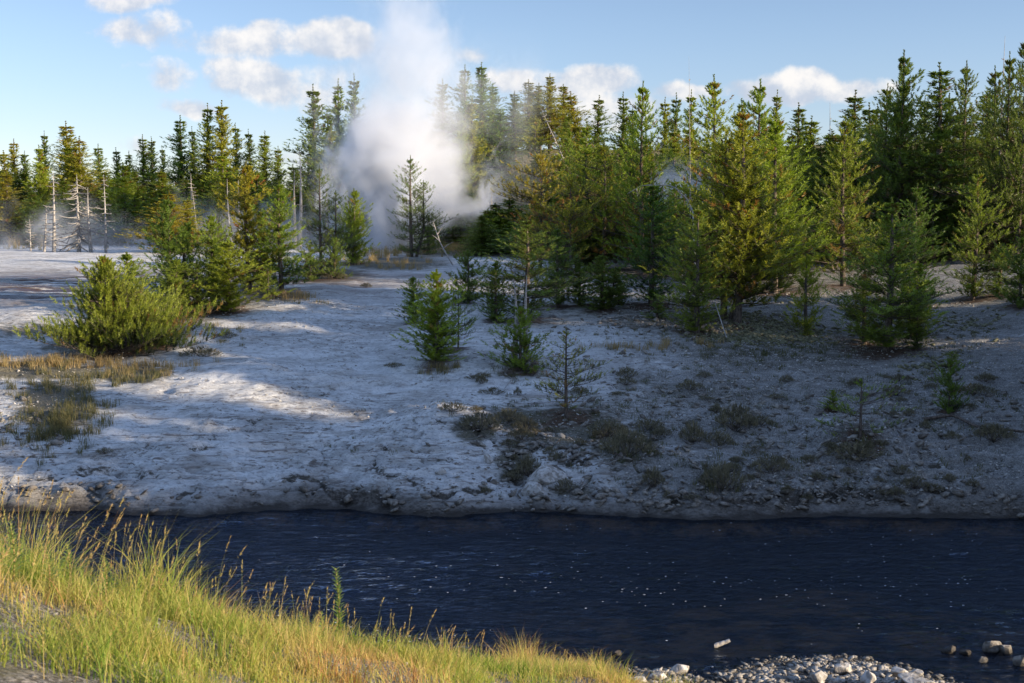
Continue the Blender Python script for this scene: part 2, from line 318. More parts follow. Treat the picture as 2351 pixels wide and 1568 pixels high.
def ground_material():
    m, g = mat("sinter_ground")
    geo = g.n('ShaderNodeNewGeometry'); P = geo.outputs['Position']
    flat = g.mapv(P, (1, 2.2, 2.2))
    big = g.noise(g.mapv(P, (0.25, 0.5, 0.8)), 1.0, 5, 0.6)
    mid = g.noise(flat, 1.6, 6, 0.65)
    fine = g.noise(g.mapv(P, (6, 10, 10)), 1.6, 5, 0.7)
    grain = g.noise(g.mapv(P, (1, 1.3, 1.3)), 32, 3, 0.7)
    strata = g.noise(g.mapv(P, (0.5, 2.5, 9)), 1.4, 6, 0.7, 0.6)
    white = g.mix(g.ss(big, 0.35, 0.68), (0.47, 0.46, 0.44, 1), (0.72, 0.71, 0.69, 1))
    white = g.mix(g.ss(mid, 0.40, 0.66, 0, 0.75), white, (0.82, 0.81, 0.78, 1))
    white = g.mix(g.ss(fine, 0.55, 0.70, 0, 0.7), white, (0.22, 0.19, 0.165, 1))
    white = g.mix(g.ss(grain, 0.56, 0.72, 0, 0.6), white, (0.20, 0.18, 0.16, 1))
    ledge = g.ss(strata, 0.52, 0.66, 0, 1)
    white = g.mix(g.m('MULTIPLY', ledge, g.attr('bank').outputs['Fac']), white, (0.15, 0.12, 0.10, 1))
    veg = g.attr('veg').outputs['Fac']
    vg = g.m('ADD', veg, g.m('MULTIPLY', g.m('SUBTRACT', g.noise(flat, 2.2, 6, 0.7), 0.5), 0.9))
    soil = g.mix(g.ss(fine, 0.35, 0.6), (0.055, 0.05, 0.03, 1), (0.13, 0.115, 0.075, 1))
    soil = g.mix(g.ss(grain, 0.52, 0.66), soil, (0.24, 0.22, 0.17, 1))
    stain = g.ss(g.noise(g.mapv(P, (0.45, 1.1, 1.6), (5, 2, 0)), 1.2, 7, 0.68, 0.7), 0.50, 0.66, 0, .62)
    white = g.mix(stain, white, (0.30, 0.265, 0.225, 1))
    pits = g.m('MULTIPLY', g.ss(g.noise(g.mapv(P, (2.2, 4.5, 6)), 1.8, 7, 0.72, 0.4), 0.53, 0.63), g.ss(big, 0.68, 0.40, .30, 1.0))
    white = g.mix(pits, white, (0.17, 0.145, 0.125, 1))
    c = g.mix(g.ss(vg, 0.30, 0.62, 0, 0.94), white, soil)
    rgt = g.attr('grey').outputs['Fac']
    gg = g.m('ADD', rgt, g.m('MULTIPLY', g.m('SUBTRACT', mid, 0.5), 1.6))
    c = g.mix(g.ss(gg, 0.25, 0.75, 0, 0.88), c, g.mix(g.ss(g.m('ADD', g.m('MULTIPLY', grain, .6), g.m('MULTIPLY', mid, .4)), 0.44, 0.58), (0.075, 0.068, 0.055, 1), (0.33, 0.315, 0.29, 1)))
    lit = g.m('ADD', g.attr('litter').outputs['Fac'], g.m('MULTIPLY', g.m('SUBTRACT', g.noise(P, 2.2, 7, 0.75), 0.5), 1.9))
    c = g.mix(g.ss(lit, 0.45, 0.95, 0, 0.9), c, g.mix(g.ss(fine, 0.4, 0.6), (0.05, 0.028, 0.016, 1), (0.12, 0.062, 0.032, 1)))
    ck = g.m('ADD', g.attr('crack').outputs['Fac'], g.m('MULTIPLY', g.m('SUBTRACT', g.noise(g.mapv(P, (1.5, 2.5, 2.5)), 3.5, 7, 0.75), 0.5), 2.4))
    c = g.mix(g.m('MULTIPLY', g.ss(ck, 0.3, 0.75, 0, .93), g.ss(g.attr('crack').outputs['Fac'], 0.0, 0.12)), c, g.mix(g.ss(grain, .4, .6), (0.028, 0.025, 0.016, 1), (0.085, 0.07, 0.045, 1)))
    # darker, wet and stained stone by the water line
    sp = g.n('ShaderNodeSeparateXYZ'); g.put(sp.inputs[0], P)
    wl = g.m('ADD', sp.outputs[2], g.m('MULTIPLY', g.m('SUBTRACT', big, 0.5), 1.1))
    c = g.mix(g.ss(wl, 0.08, 0.72, 0.9, 0.0), c, g.mix(g.ss(fine, .4, .62), (0.055, 0.045, 0.036, 1), (0.17, 0.15, 0.13, 1)))
    c = g.mix(g.ss(g.m('ADD', sp.outputs[2], g.m('MULTIPLY', g.m('SUBTRACT', mid, .5), .35)), 0.02, 0.17, 0.92, 0.0), c, (0.035, 0.028, 0.022, 1))
    # river bed
    bedn = g.noise(g.mapv(P, (1, 1.5, 1)), 1.1, 6, 0.65)
    bedc = g.mix(g.ss(bedn, 0.40, 0.60), (0.030, 0.022, 0.015, 1), (0.60, 0.34, 0.14, 1))
    bedc = g.mix(g.ss(g.noise(P, 7, 4, 0.7), 0.52, 0.66, 0, 0.8), bedc, (0.20, 0.19, 0.10, 1))
    bedc = g.mix(g.ss(sp.outputs[2], -0.42, -0.20), (0.022, 0.018, 0.014, 1), bedc)
    c = g.mix(g.ss(sp.outputs[2], -0.10, -0.03, 1, 0), c, bedc)
    # near bank: gravelly grey soil
    nr = g.attr('near').outputs['Fac']
    nsoil = g.mix(g.ss(grain, 0.42, 0.6), (0.10, 0.085, 0.065, 1), (0.34, 0.31, 0.27, 1))
    nsoil = g.mix(g.ss(mid, 0.5, 0.65, 0, .6), nsoil, (0.13, 0.12, 0.05, 1))
    c = g.mix(nr, c, nsoil)
    c = g.mix(g.m('MULTIPLY', g.attr('knoll').outputs['Fac'], g.ss(mid, 0.3, 0.5, .6, 1)), c, g.mix(g.ss(fine, .4, .6), (0.10, 0.09, 0.035, 1), (0.26, 0.21, 0.09, 1)))
    # thermal run-off on the far flat: rusty and dark mats
    mt = g.m('MULTIPLY', g.attr('mat').outputs['Fac'], g.ss(g.noise(g.mapv(P, (0.12, 1.2, 1)), 1.5, 5, 0.6), 0.34, 0.52))
    c = g.mix(mt, c, (0.085, 0.05, 0.035, 1))
    h = g.m('ADD', g.m('MULTIPLY', g.noise(flat, 3.2, 8, 0.68), 1.0), g.m('ADD', g.m('MULTIPLY', fine, 0.35), g.m('MULTIPLY', grain, 0.16)))
    nrm = g.bump(h, 0.9, 0.13)
    rough = g.ss(sp.outputs[2], 0.0, 0.12, 0.45, 0.92)
    wet = g.m('MULTIPLY', g.attr('mat').outputs['Fac'], g.ss(g.noise(g.mapv(P, (0.15, 1.0, 1)), 1.3, 4, 0.6), 0.40, 0.46))
    rough = g.m('SUBTRACT', rough, g.m('MULTIPLY', wet, 0.72))
    p = principled(g, c, rough, nrm, 0.35)
    out(g, p.outputs[0]); return m

def wood_material(name, c1, c2, scale=14, rough=0.9):
    m, g = mat(name)
    t = g.n('ShaderNodeTexCoord'); o = t.outputs['Object']
    n = g.noise(g.mapv(o, (1, 1, 0.25)), scale, 5, 0.65)
    c = g.mix(g.ss(n, 0.35, 0.65), c1 + (1,), c2 + (1,))
    p = principled(g, c, rough, g.bump(n, 0.7, 0.02), 0.2)
    out(g, p.outputs[0]); return m
def needle_material():
    m, g = mat("pine_needles")
    oi = g.n('ShaderNodeObjectInfo'); t = g.attr('tint').outputs['Fac']
    dark = g.mix(oi.outputs['Random'], (0.013, 0.031, 0.010, 1), (0.022, 0.038, 0.011, 1))
    young = g.mix(oi.outputs['Random'], (0.22, 0.30, 0.035, 1), (0.27, 0.31, 0.042, 1))
    c = g.mix(g.ss(t, 0.05, 0.85), dark, young)
    c = g.mix(g.ss(t, 0.955, 0.965), c, (0.24, 0.155, 0.05, 1))
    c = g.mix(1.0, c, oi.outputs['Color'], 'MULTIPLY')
    d = g.n('ShaderNodeBsdfPrincipled'); g.put(d.inputs['Base Color'], c); d.inputs['Roughness'].default_value = 0.48; d.inputs['Specular IOR Level'].default_value = 0.35
    tr = g.n('ShaderNodeBsdfTranslucent'); g.put(tr.inputs[0], g.mix(1.0, c, (1.5, 1.5, 0.7, 1), 'MULTIPLY'))
    mx = g.n('ShaderNodeMixShader'); mx.inputs[0].default_value = 0.30
    g.nt.links.new(d.outputs[0], mx.inputs[1]); g.nt.links.new(tr.outputs[0], mx.inputs[2])
    out(g, mx.outputs[0]); return m
def blade_material(name, stops, trans=0.45, rough=0.55):
    m, g = mat(name)
    t = g.attr('tint').outputs['Fac']
    r = g.n('ShaderNodeValToRGB'); g.put(r.inputs[0], t)
    e = r.color_ramp.elements
    while len(e) < len(stops): e.new(0.5)
    for i, (p, c) in enumerate(stops): e[i].position = p; e[i].color = c + (1,)
    d = principled(g, r.outputs[0], rough, None, 0.3)
    tr = g.n('ShaderNodeBsdfTranslucent'); g.put(tr.inputs[0], g.mix(1.0, r.outputs[0], (1.35, 1.3, 0.9, 1), 'MULTIPLY'))
    mx = g.n('ShaderNodeMixShader'); mx.inputs[0].default_value = trans
    g.nt.links.new(d.outputs[0], mx.inputs[1]); g.nt.links.new(tr.outputs[0], mx.inputs[2])
    out(g, mx.outputs[0]); return m
def rock_material(name, c1, c2, c3=(0.14, 0.12, 0.10), scale=3.0):
    m, g = mat(name)
    geo = g.n('ShaderNodeNewGeometry'); P = geo.outputs['Position']
    n = g.noise(P, scale, 6, 0.65); n2 = g.noise(P, scale * 6, 4, 0.7); n3 = g.noise(P, 9, 1, 0.5)
    c = g.mix(g.ss(n, 0.35, 0.62), c1 + (1,), c2 + (1,)); c = g.mix(g.ss(n2, 0.56, 0.7, 0, .8), c, c3 + (1,)); c = g.mix(g.ss(n3, 0.48, 0.62, 0, .6), c, (c1[0] * .45, c1[1] * .40, c1[2] * .33, 1))
    sp = g.n('ShaderNodeSeparateXYZ'); g.put(sp.inputs[0], P)
    c = g.mix(g.ss(sp.outputs[2], 0.0, 0.09, 0.75, 0), c, (0.03, 0.025, 0.02, 1))
    hh = g.m('ADD', n, g.m('MULTIPLY', n2, 0.3))
    p = principled(g, c, 0.8, g.bump(hh, 0.8, 0.08), 0.3)
    out(g, p.outputs[0]); return m
def water_material():
    m, g = mat("river_water")
    geo = g.n('ShaderNodeNewGeometry'); P = geo.outputs['Position']
    a = g.noise(g.mapv(P, (1.1, 3.0, 1)), 2.4, 4, 0.55, 0.6)
    b = g.noise(g.mapv(P, (1.0, 2.6, 1), (3, 1, 0)), 14, 4, 0.6, 0.3)
    h = g.m('ADD', a, g.m('MULTIPLY', b, 0.16))
    nrm = g.bump(h, 1.0, 0.10)
    fr = g.n('ShaderNodeFresnel'); fr.inputs[0].default_value = 1.35; g.put(fr.inputs[1], nrm)
    gl = g.n('ShaderNodeBsdfGlossy'); gl.inputs['Roughness'].default_value = 0.03; g.put(gl.inputs['Normal'], nrm)
    gl.inputs['Color'].default_value = (0.56, 0.67, 0.88, 1)
    tp = g.n('ShaderNodeBsdfTransparent'); tp.inputs[0].default_value = (0.50, 0.50, 0.48, 1)
    mx = g.n('ShaderNodeMixShader'); g.put(mx.inputs[0], g.m('MULTIPLY', fr.outputs[0], 1.0))
    g.nt.links.new(tp.outputs[0], mx.inputs[1]); g.nt.links.new(gl.outputs[0], mx.inputs[2])
    out(g, mx.outputs[0]); return m

M_GROUND = ground_material(); M_NEEDLE = needle_material(); M_WATER = water_material()
M_BARK = wood_material("pine_bark", (0.055, 0.042, 0.034), (0.17, 0.135, 0.11), 22)
M_DEAD = wood_material("weathered_wood", (0.24, 0.22, 0.20), (0.44, 0.41, 0.38), 18)
M_GRASS = blade_material("meadow_grass", [(0.0, (0.10, 0.19, 0.022)), (0.35, (0.23, 0.31, 0.045)), (0.62, (0.42, 0.38, 0.10)), (0.85, (0.55, 0.40, 0.17)), (1.0, (0.42, 0.22, 0.09))])
M_DRY = blade_material("bank_grass", [(0.0, (0.07, 0.085, 0.035)), (0.4, (0.15, 0.14, 0.06)), (0.75, (0.34, 0.26, 0.12)), (1.0, (0.42, 0.30, 0.15))], 0.35)
M_SAGE = blade_material("grey_shrub_leaves", [(0.0, (0.08, 0.065, 0.04)), (0.5, (0.16, 0.145, 0.09)), (1.0, (0.28, 0.235, 0.14))], 0.2)
M_WEED = blade_material("weed_leaves", [(0.0, (0.14, 0.24, 0.05)), (0.6, (0.30, 0.36, 0.09)), (0.85, (0.50, 0.42, 0.14)), (1.0, (0.55, 0.16, 0.10))])
M_ROCK = rock_material("pale_rock", (0.36, 0.335, 0.305), (0.56, 0.53, 0.49))
M_DARKROCK = rock_material("dark_wet_rock", (0.05, 0.045, 0.04), (0.12, 0.10, 0.085), (0.03, 0.03, 0.025))
M_BARSTONE = rock_material('bar_stone', (0.24, 0.215, 0.185), (0.46, 0.43, 0.39), (0.10, 0.085, 0.07), 5.0)
M_GREYROCK = rock_material("grey_rock", (0.13, 0.11, 0.09), (0.32, 0.29, 0.25))
M_MOSS = rock_material("moss_cushion", (0.13, 0.13, 0.07), (0.27, 0.25, 0.15), (0.09, 0.08, 0.05), 8)
m_, g_ = mat("river_foam"); out(g_, principled(g_, (0.75, 0.76, 0.76, 1), 0.6).outputs[0]); M_FOAM = m_

# ------------------------------------------------------------------ pines
R = random.Random(11)
def tube(path, rad, sides, V, F):
    """append a tapering tube to V, F (quads)"""
    path = np.asarray(path, float); n = len(path)
    d = np.gradient(path, axis=0); d /= np.linalg.norm(d, axis=1)[:, None] + 1e-9
    ref = np.array([0, 0, 1.0]) if abs(d[0][2]) < 0.8 else np.array([1.0, 0, 0])
    a = np.cross(d, ref); a /= np.linalg.norm(a, axis=1)[:, None] + 1e-9
    b = np.cross(d, a); base = len(V)
    for i in range(n):
        for k in range(sides):
            t = 2 * math.pi * k / sides
            V.append(path[i] + rad[i] * (math.cos(t) * a[i] + math.sin(t) * b[i]))
    for i in range(n - 1):
        for k in range(sides):
            F.append((base + i * sides + k, base + i * sides + (k + 1) % sides, base + (i + 1) * sides + (k + 1) % sides, base + (i + 1) * sides + k))

def needles(T, K, nl, w, rs, spread=1.0):
    """T rows: pos3 dir3 len tint -> triangles"""
    T = np.asarray(T); n = len(T)
    pos = np.repeat(T[:, :3], K, 0); d = np.repeat(T[:, 3:6], K, 0); ln = np.repeat(T[:, 6], K); tint = np.repeat(T[:, 7], K)
    r = rs.normal(size=(n * K, 3)); r -= (r * d).sum(1)[:, None] * d; r /= np.linalg.norm(r, axis=1)[:, None] + 1e-9
    u = rs.rand(n * K)
    base = pos + d * (ln * u)[:, None]
    nd = r * spread * (1.05 - 0.55 * u)[:, None] + d * (0.45 + 0.7 * u)[:, None]; nd /= np.linalg.norm(nd, axis=1)[:, None]
    L = nl * (0.7 + 0.6 * rs.rand(n * K)) * np.clip(ln / np.median(T[:, 6]), .3, 1.15)
    side = np.cross(nd, rs.normal(size=(n * K, 3))); side /= np.linalg.norm(side, axis=1)[:, None] + 1e-9
    tip = base + nd * L[:, None]
    V = np.stack([base - side * w * .5, base + side * w * .5, tip], 1).reshape(-1, 3)
    F = np.arange(n * K * 3).reshape(-1, 3)
    tt = np.clip(tint + rs.normal(size=n * K) * 0.05, 0, 0.94); tt = np.where(tint > 0.95, 1.0, tt)
    return V, F, np.repeat(tt, 3)

def make_pine(seed, H, Wd, base=0.12, power=0.8, whorls=20, nb=5, tuft=0.16, nl=0.07, K=14, nw=0.011, leaf0=0.3, sparse=0.0, stems=1, curl=0.35,
              brown=0.02, rise=0.35, bumpy=0.3, fullbase=False, deadtop=0, twist=0.0):
    rr = random.Random(seed); rs = np.random.RandomState(seed)
    V, F, T = [], [], []
    for si in range(stems):
        hs = H * (1.0 if si == 0 else rr.uniform(0.72, 0.93))
        off = np.array([0, 0, 0.0]) if si == 0 else np.array([rr.uniform(-.12, .12) * Wd + (0.16 * Wd if si % 2 else -0.16 * Wd), rr.uniform(-.1, .1) * Wd, 0])
        bend = np.array([rr.uniform(-1, 1), rr.uniform(-1, 1), 0]) * 0.015 * H
        def tp(t):
            return np.array([0, 0, t * hs]) + off * min(1, 0.3 + t * 2.2) + bend * math.sin(t * 2.6 + si) + np.array([twist * t * t, 0, 0])
        r0 = 0.010 * hs + 0.022
        ts = np.linspace(0, 1, 9)
        tube([tp(t) + (np.array([0, 0, -0.25]) if t == 0 else 0) for t in ts], [r0 * (1 - t) ** 0.85 + 0.007 for t in ts], 7, V, F)
        bias = [rr.uniform(0.75, 1.15) for _ in range(8)]
        nwh = max(5, int(whorls * hs / H))
        for i in range(nwh):
            t = base + (0.985 - base) * ((i + rr.uniform(-.3, .3)) / nwh)
            t = min(0.93, max(base * 0.8, t)); q = (t - base) / (1 - base); q = max(0, q)
            env = (1 - q) ** power
            if not fullbase: env *= min(1, 0.6 + q * 3.2)
            env *= min(1, (1.02 - t) * 4.0); env = max(env, 0.02); tf = 1 - 0.65 * q ** 2.5
            for k in range(max(3, int(rr.choice([nb - 1, nb, nb, nb + 1]) * (1 - .35 * q)))):
                if rr.random() < sparse: continue
                az = rr.uniform(0, 2 * math.pi)
                t_ = min(.93, t + rr.uniform(-.9, .9) * (1 - base) / nwh * (1 - .6 * q))
                cl = 1 + 1.15 * float(fbm(np.array([az * 1.3 + seed]), np.array([t * H * .75]), 2)[0]) * (1 - q * .5)
                L = cl * Wd / 2 * env * bias[int(az / (2 * math.pi) * 8) % 8] * rr.uniform(1 - bumpy, 1.0 + bumpy * 0.6) / (1.15 if stems > 1 else 1)
                L = max(L, 0.012 * H)
                a0 = rise * (q - 0.25) * 2 + rr.uniform(-.12, .12); cu = curl * rr.uniform(0.6, 1.4)
                o = tp(t_); hd = np.array([math.cos(az), math.sin(az), 0]); pd = np.array([-hd[1], hd[0], 0]); sw = rr.uniform(-.25, .25)
                def bp(u): return o + hd * (L * u) + pd * (L * sw * u * u) + np.array([0, 0, L * (a0 * u + cu * u * u)])
                us = np.linspace(0, 1, 5)
                rb = min(0.35 * r0, 0.006 + 0.011 * L)
                tube([bp(u) for u in us], [rb * (1 - 0.8 * u) for u in us], 3, V, F)
                dead = q < 0.12 and rr.random() < 0.3 and not fullbase
                if dead: continue
                btint = rr.uniform(0.1, 0.45) + 0.2 * q
                br_b = rr.random() < brown * 1.2
                step = tuft * 0.95
                n = max(2, int(L * (1 - leaf0) / step))
                for j in range(n + 1):
                    u = leaf0 + (1 - leaf0) * j / n if L > 0.5 * tuft else 1.0
                    u = min(1, u)
                    pc = bp(u); pn = bp(min(1.05, u + 0.05)) - bp(u); pn = pn / (np.linalg.norm(pn) + 1e-9)
                    if j == n:
                        dd = pn + np.array([0, 0, 0.35]); dd /= np.linalg.norm(dd)
                        T.append((*pc, *dd, tuft * 1.2 * tf, btint + 0.35 if not br_b else 1.0)); continue
                    for sgn in (-1, 1):
                        if rr.random() < 0.06 + sparse * .5: continue
                        tl = (0.12 + 0.45 * (1 - u)) * L * rr.uniform(0.6, 1.1) + tuft * 0.4
                        tl = min(tl, tuft * 6)
                        sd = pn * 0.65 + pd * sgn * rr.uniform(0.5, 1.0) + np.array([0, 0, rr.uniform(0.05, 0.8)]); sd /= np.linalg.norm(sd)
                        nt_ = max(1, int(tl / tuft))
                        if rb > 0.004 and tl > tuft * 1.5:
                            tube([pc, pc + sd * tl], [rb * 0.35, rb * 0.15], 3, V, F)
                        for c in range(nt_):
                            if nt_ > 2 and c < nt_ * 0.3: continue
                            e = pc + sd * (tl * c / nt_) + np.array([0, 0, 0.10 * tl * (c / nt_) ** 2])
                            d2 = sd + np.array([rr.uniform(-.3, .3), rr.uniform(-.3, .3), rr.uniform(0.25, 1.3)]); d2 /= np.linalg.norm(d2)
                            tipb = 0.3 if c == nt_ - 1 else 0
                            tn = btint + tipb + rr.uniform(-.1, .1)
                            T.append((*e, *d2, tuft * tf * rr.uniform(.8, 1.15), 1.0 if (br_b and rr.random() < .6) or rr.random() < brown * .5 else tn))
        for z_ in np.linspace(0.86, 1.0 - .4 * tuft / hs, 8):
            for k in range(2):
                dv = np.array([rr.uniform(-.3, .3), rr.uniform(-.3, .3), 1]) * 1.0; dv /= np.linalg.norm(dv)
                T.append((*tp(z_), *dv, tuft * (.6 - .3 * (z_ - .86) / .14), 0.6))
        if deadtop:
            pass
    Vn, Fn, tt = needles(T, K, nl, nw, rs)
    cm = np_mesh("crown", Vn, Fn, M_NEEDLE, attrs={'tint': tt})
    tm = np_mesh("trunk", np.array(V), np.array(F), M_BARK, smooth=True)
    return dict(crown=cm, trunk=tm, H=H, W=Wd)

def make_snag(seed, H, Wd, whorls=16, base=0.2, lean=0.0, droop=-0.2, dens=1.0):
    rr = random.Random(seed); V, F = [], []
    ts = np.linspace(0, 1, 10); bend = rr.uniform(-.02, .02) * H
    def tp(t): return np.array([bend * math.sin(t * 3) + lean * t, 0, t * H])
    r0 = 0.013 * H + 0.02
    tube([tp(t) + (np.array([0, 0, -0.2]) if t == 0 else 0) for t in ts], [r0 * (1 - t) + 0.008 for t in ts], 6, V, F)
    for i in range(whorls):
        t = base + (0.97 - base) * i / whorls
        for k in range(rr.choice([2, 3, 4])):
            if rr.random() > dens: continue
            az = rr.uniform(0, 6.283); L = Wd / 2 * (1 - t) ** 0.7 * rr.uniform(.4, 1.1) + 0.1
            hd = np.array([math.cos(az), math.sin(az), 0]); cu = rr.uniform(.1, .5) * (1 if rr.random() < .7 else -1)
            a = droop + rr.uniform(-.2, .2)
            bp = lambda u: tp(t) + hd * L * u + np.array([0, 0, L * (a * u + cu * u * u)])
            us = np.linspace(0, 1, 5); rb = 0.028 + 0.028 * L
            tube([bp(u) for u in us], [rb * (1 - .75 * u) for u in us], 3, V, F)
            for s_ in (.45, .7):
                pd = np.array([-hd[1], hd[0], 0]) * rr.choice([-1, 1])
                e = bp(s_); d2 = hd * .6 + pd * .7 + np.array([0, 0, rr.uniform(-.4, .5)])
                tube([e, e + d2 * L * .2, e + d2 * L * .3 + np.array([0, 0, .06 * L])], [rb * .5, rb * .35, rb * .2], 3, V, F)
    return dict(trunk=np_mesh("trunk", np.array(V), np.array(F), M_DEAD, smooth=True), crown=None, H=H, W=Wd)

PR = {}
def proto(k, *a, **kw): PR[k] = (make_snag if k.startswith('snag') else make_pine)(*a, **kw)
# young trees on the bank
Y_ = dict(tuft=.25, nl=.095, K=36, nw=.019, leaf0=.2)
proto('young1', 101, 4.6, 2.1, base=0.03, whorls=24, nb=8, power=0.62, **Y_)
proto('young2', 102, 4.6, 2.1, base=0.04, whorls=22, nb=7, power=0.6, stems=2, sparse=.03, **Y_)
proto('young3', 103, 5.4, 2.2, base=0.05, whorls=27, nb=8, power=0.65, brown=.04, bumpy=.4, **Y_)
proto('round', 104, 2.8, 2.2, base=0.01, whorls=14, nb=7, power=0.5, fullbase=True, **Y_)
proto('bush', 105, 3.0, 4.6, base=0.01, whorls=25, nb=14, power=0.9, stems=1, fullbase=True, brown=.03, curl=.24, rise=.12, bumpy=.28, **dict(Y_, leaf0=.25, tuft=.26, nl=.10, K=38))
proto('open1', 106, 3.6, 2.8, base=0.14, whorls=19, nb=5, power=0.75, tuft=.16, nl=.07, K=20, nw=.013, leaf0=.4, sparse=.06, brown=.05, curl=.3, rise=.25)
proto('open2', 107, 5.6, 2.9, base=0.06, whorls=28, nb=6, power=0.6, tuft=.20, nl=.09, K=16, nw=.016, leaf0=.35, sparse=.08, stems=2, curl=.35)
proto('sapling', 108, 1.7, 0.8, base=0.10, whorls=12, nb=5, power=0.6, tuft=.16, nl=.075, K=20, nw=.014, leaf0=.4, fullbase=True)
proto('sparse', 109, 2.4, 2.6, base=0.10, whorls=12, nb=5, power=0.6, tuft=.15, nl=.065, K=18, nw=.013, leaf0=.55, sparse=.2, bumpy=.5)
# middle trees
M_ = dict(tuft=.35, nl=.125, K=26, nw=.030, leaf0=.25, curl=.34, rise=.3)
proto('mid1', 111, 9.0, 3.6, base=0.08, whorls=36, nb=7, power=0.7, brown=.03, bumpy=.4, **M_)
proto('mid2', 112, 9.0, 3.4, base=0.12, whorls=34, nb=7, power=0.62, stems=2, bumpy=.45, **M_)
proto('mid3', 113, 8.0, 4.4, base=0.16, whorls=24, nb=7, power=0.42, brown=.06, bumpy=.5, sparse=.05, **M_)
proto('mid4', 114, 6.5, 2.6, base=0.03, whorls=28, nb=9, power=0.65, bumpy=.3, **dict(M_, tuft=.25, nl=.10, nw=.02))
# tall forest trees
T_ = dict(tuft=.32, nl=.15, K=13, nw=.045, leaf0=.1, curl=.16, rise=.22)
proto('tall1', 121, 12, 3.3, base=0.10, whorls=48, nb=8, power=1.0, bumpy=.4, **T_)
proto('tall2', 122, 12, 3.0, base=0.14, whorls=46, nb=8, power=0.88, bumpy=.5, sparse=.03, **T_)
proto('tall3', 123, 12, 3.8, base=0.04, whorls=48, nb=9, power=1.05, bumpy=.35, **T_)
proto('tall4', 124, 12, 2.6, base=0.22, whorls=42, nb=7, power=0.75, bumpy=.6, sparse=.10, brown=.03, **T_)
proto('far1', 131, 9, 2.8, base=0.03, whorls=36, nb=9, power=1.0, bumpy=.35, **T_)
proto('far2', 132, 9, 2.6, base=0.06, whorls=34, nb=8, power=0.88, bumpy=.5, sparse=.03, **T_)
proto('snag1', 141, 6.5, 3.4, whorls=26, base=0.08, droop=-.55)
proto('snag2', 142, 6.5, 1.6, whorls=16, base=0.15, droop=-.3)
proto('snag3', 143, 7.5, 0.9, whorls=9, base=0.3, droop=0, dens=.7)
proto('snag4', 144, 1.9, 0.95, whorls=11, base=0.12, droop=-.05)

TREES = []
WK = dict(young1=1.3, young2=1.35, young3=1.35, mid4=1.4, tall1=2.1, tall2=2.1, tall3=1.9, tall4=2.0, far1=1.8, far2=1.9, mid1=1.4, mid2=1.4, mid3=1.3, bush=1.0, snag1=1.5, snag2=1., snag3=1., snag4=1., round=1.1, sapling=1.3)
def tree(px, ytop, ybase=None, d=None, w=80, p='mid1', label='', group=None, col=(1, 1, 1), name=None, lean=0.0, rot=None, XY=None, H=None, wid=None, lit=True):
    pr = PR[p]
    if XY is not None: X, Y = XY; Z = float(height(X, Y))
    elif ybase is not None: X, Y, Z = on_ground(px, ybase)
    else:
        r = ray(px, 500); X = r[0] / r[1] * d; Y = d; Z = float(height(X, Y))
        r = ray(px, ytop); X = r[0] / r[1] * Y
    if H is None:
        r = ray(px, ytop); H = CAMZ + r[2] / r[1] * Y - Z
    H = max(0.5, H)
    wid = wid or w * S / 1280 * Y * WK.get(p, 1.3)
    dead = pr['crown'] is None
    e = bpy.data.objects.new(name or ('dead_pine' if dead else 'pine_tree'), None); COL.objects.link(e)
    e.empty_display_size = 0.3
    e.location = (X, Y, Z)
    rz = R.uniform(0, 6.283) if rot is None else rot
    e.rotation_euler = (0, lean, 0)
    sz = H / pr['H']; sx = wid / pr['W']
    t = link('trunk', pr['trunk'], e); t.scale = (sx, sx, sz); t.rotation_euler = (0, 0, rz)
    if not dead:
        c = link('crown', pr['crown'], e); c.scale = (sx, sx, sz); c.rotation_euler = (0, 0, rz); c.color = col + (1,)
    tag(e, label, 'dead pine' if dead else 'pine', group)
    TREES.append(e)
    if lit and Y < 75: LITTER.append((X, Y, 0.42 * wid + 0.15 * H * .3))
    return e
ORANGE = (1.45, 1.02, 0.8); BLUE = (0.85, 0.92, 1.2); OLIVE = (1.3, 1.05, 0.9); BRIGHT = (1.25, 1.2, 0.9); DARK = (0.68, 0.76, 0.95); STAND_HAZE = (0.66, 0.70, 0.95)  # crown tints; some put the shade and haze of the woods into colour

# --- on the left of the bank
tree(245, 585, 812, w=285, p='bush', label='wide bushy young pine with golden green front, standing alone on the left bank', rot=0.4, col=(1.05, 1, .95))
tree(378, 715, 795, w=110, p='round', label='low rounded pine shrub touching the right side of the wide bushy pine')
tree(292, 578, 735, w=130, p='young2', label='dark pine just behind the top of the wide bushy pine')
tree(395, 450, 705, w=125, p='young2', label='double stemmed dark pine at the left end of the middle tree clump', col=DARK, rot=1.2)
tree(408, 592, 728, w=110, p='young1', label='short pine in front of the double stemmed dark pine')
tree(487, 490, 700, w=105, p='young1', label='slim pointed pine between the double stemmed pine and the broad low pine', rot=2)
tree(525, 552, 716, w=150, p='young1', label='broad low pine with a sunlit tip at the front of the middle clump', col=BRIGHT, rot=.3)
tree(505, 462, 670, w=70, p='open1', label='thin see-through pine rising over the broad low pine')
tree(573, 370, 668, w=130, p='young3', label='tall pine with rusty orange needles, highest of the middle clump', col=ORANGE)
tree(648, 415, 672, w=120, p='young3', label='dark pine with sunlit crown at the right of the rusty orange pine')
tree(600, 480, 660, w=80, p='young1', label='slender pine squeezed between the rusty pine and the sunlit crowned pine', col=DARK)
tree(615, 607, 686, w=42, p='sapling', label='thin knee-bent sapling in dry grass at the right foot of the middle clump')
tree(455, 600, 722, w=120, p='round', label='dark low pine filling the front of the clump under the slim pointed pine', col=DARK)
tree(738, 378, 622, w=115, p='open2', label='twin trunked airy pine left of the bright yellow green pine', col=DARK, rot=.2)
tree(814, 432, 606, w=85, p='young2', label='bright yellow green pine left of the steam vent', col=BRIGHT)
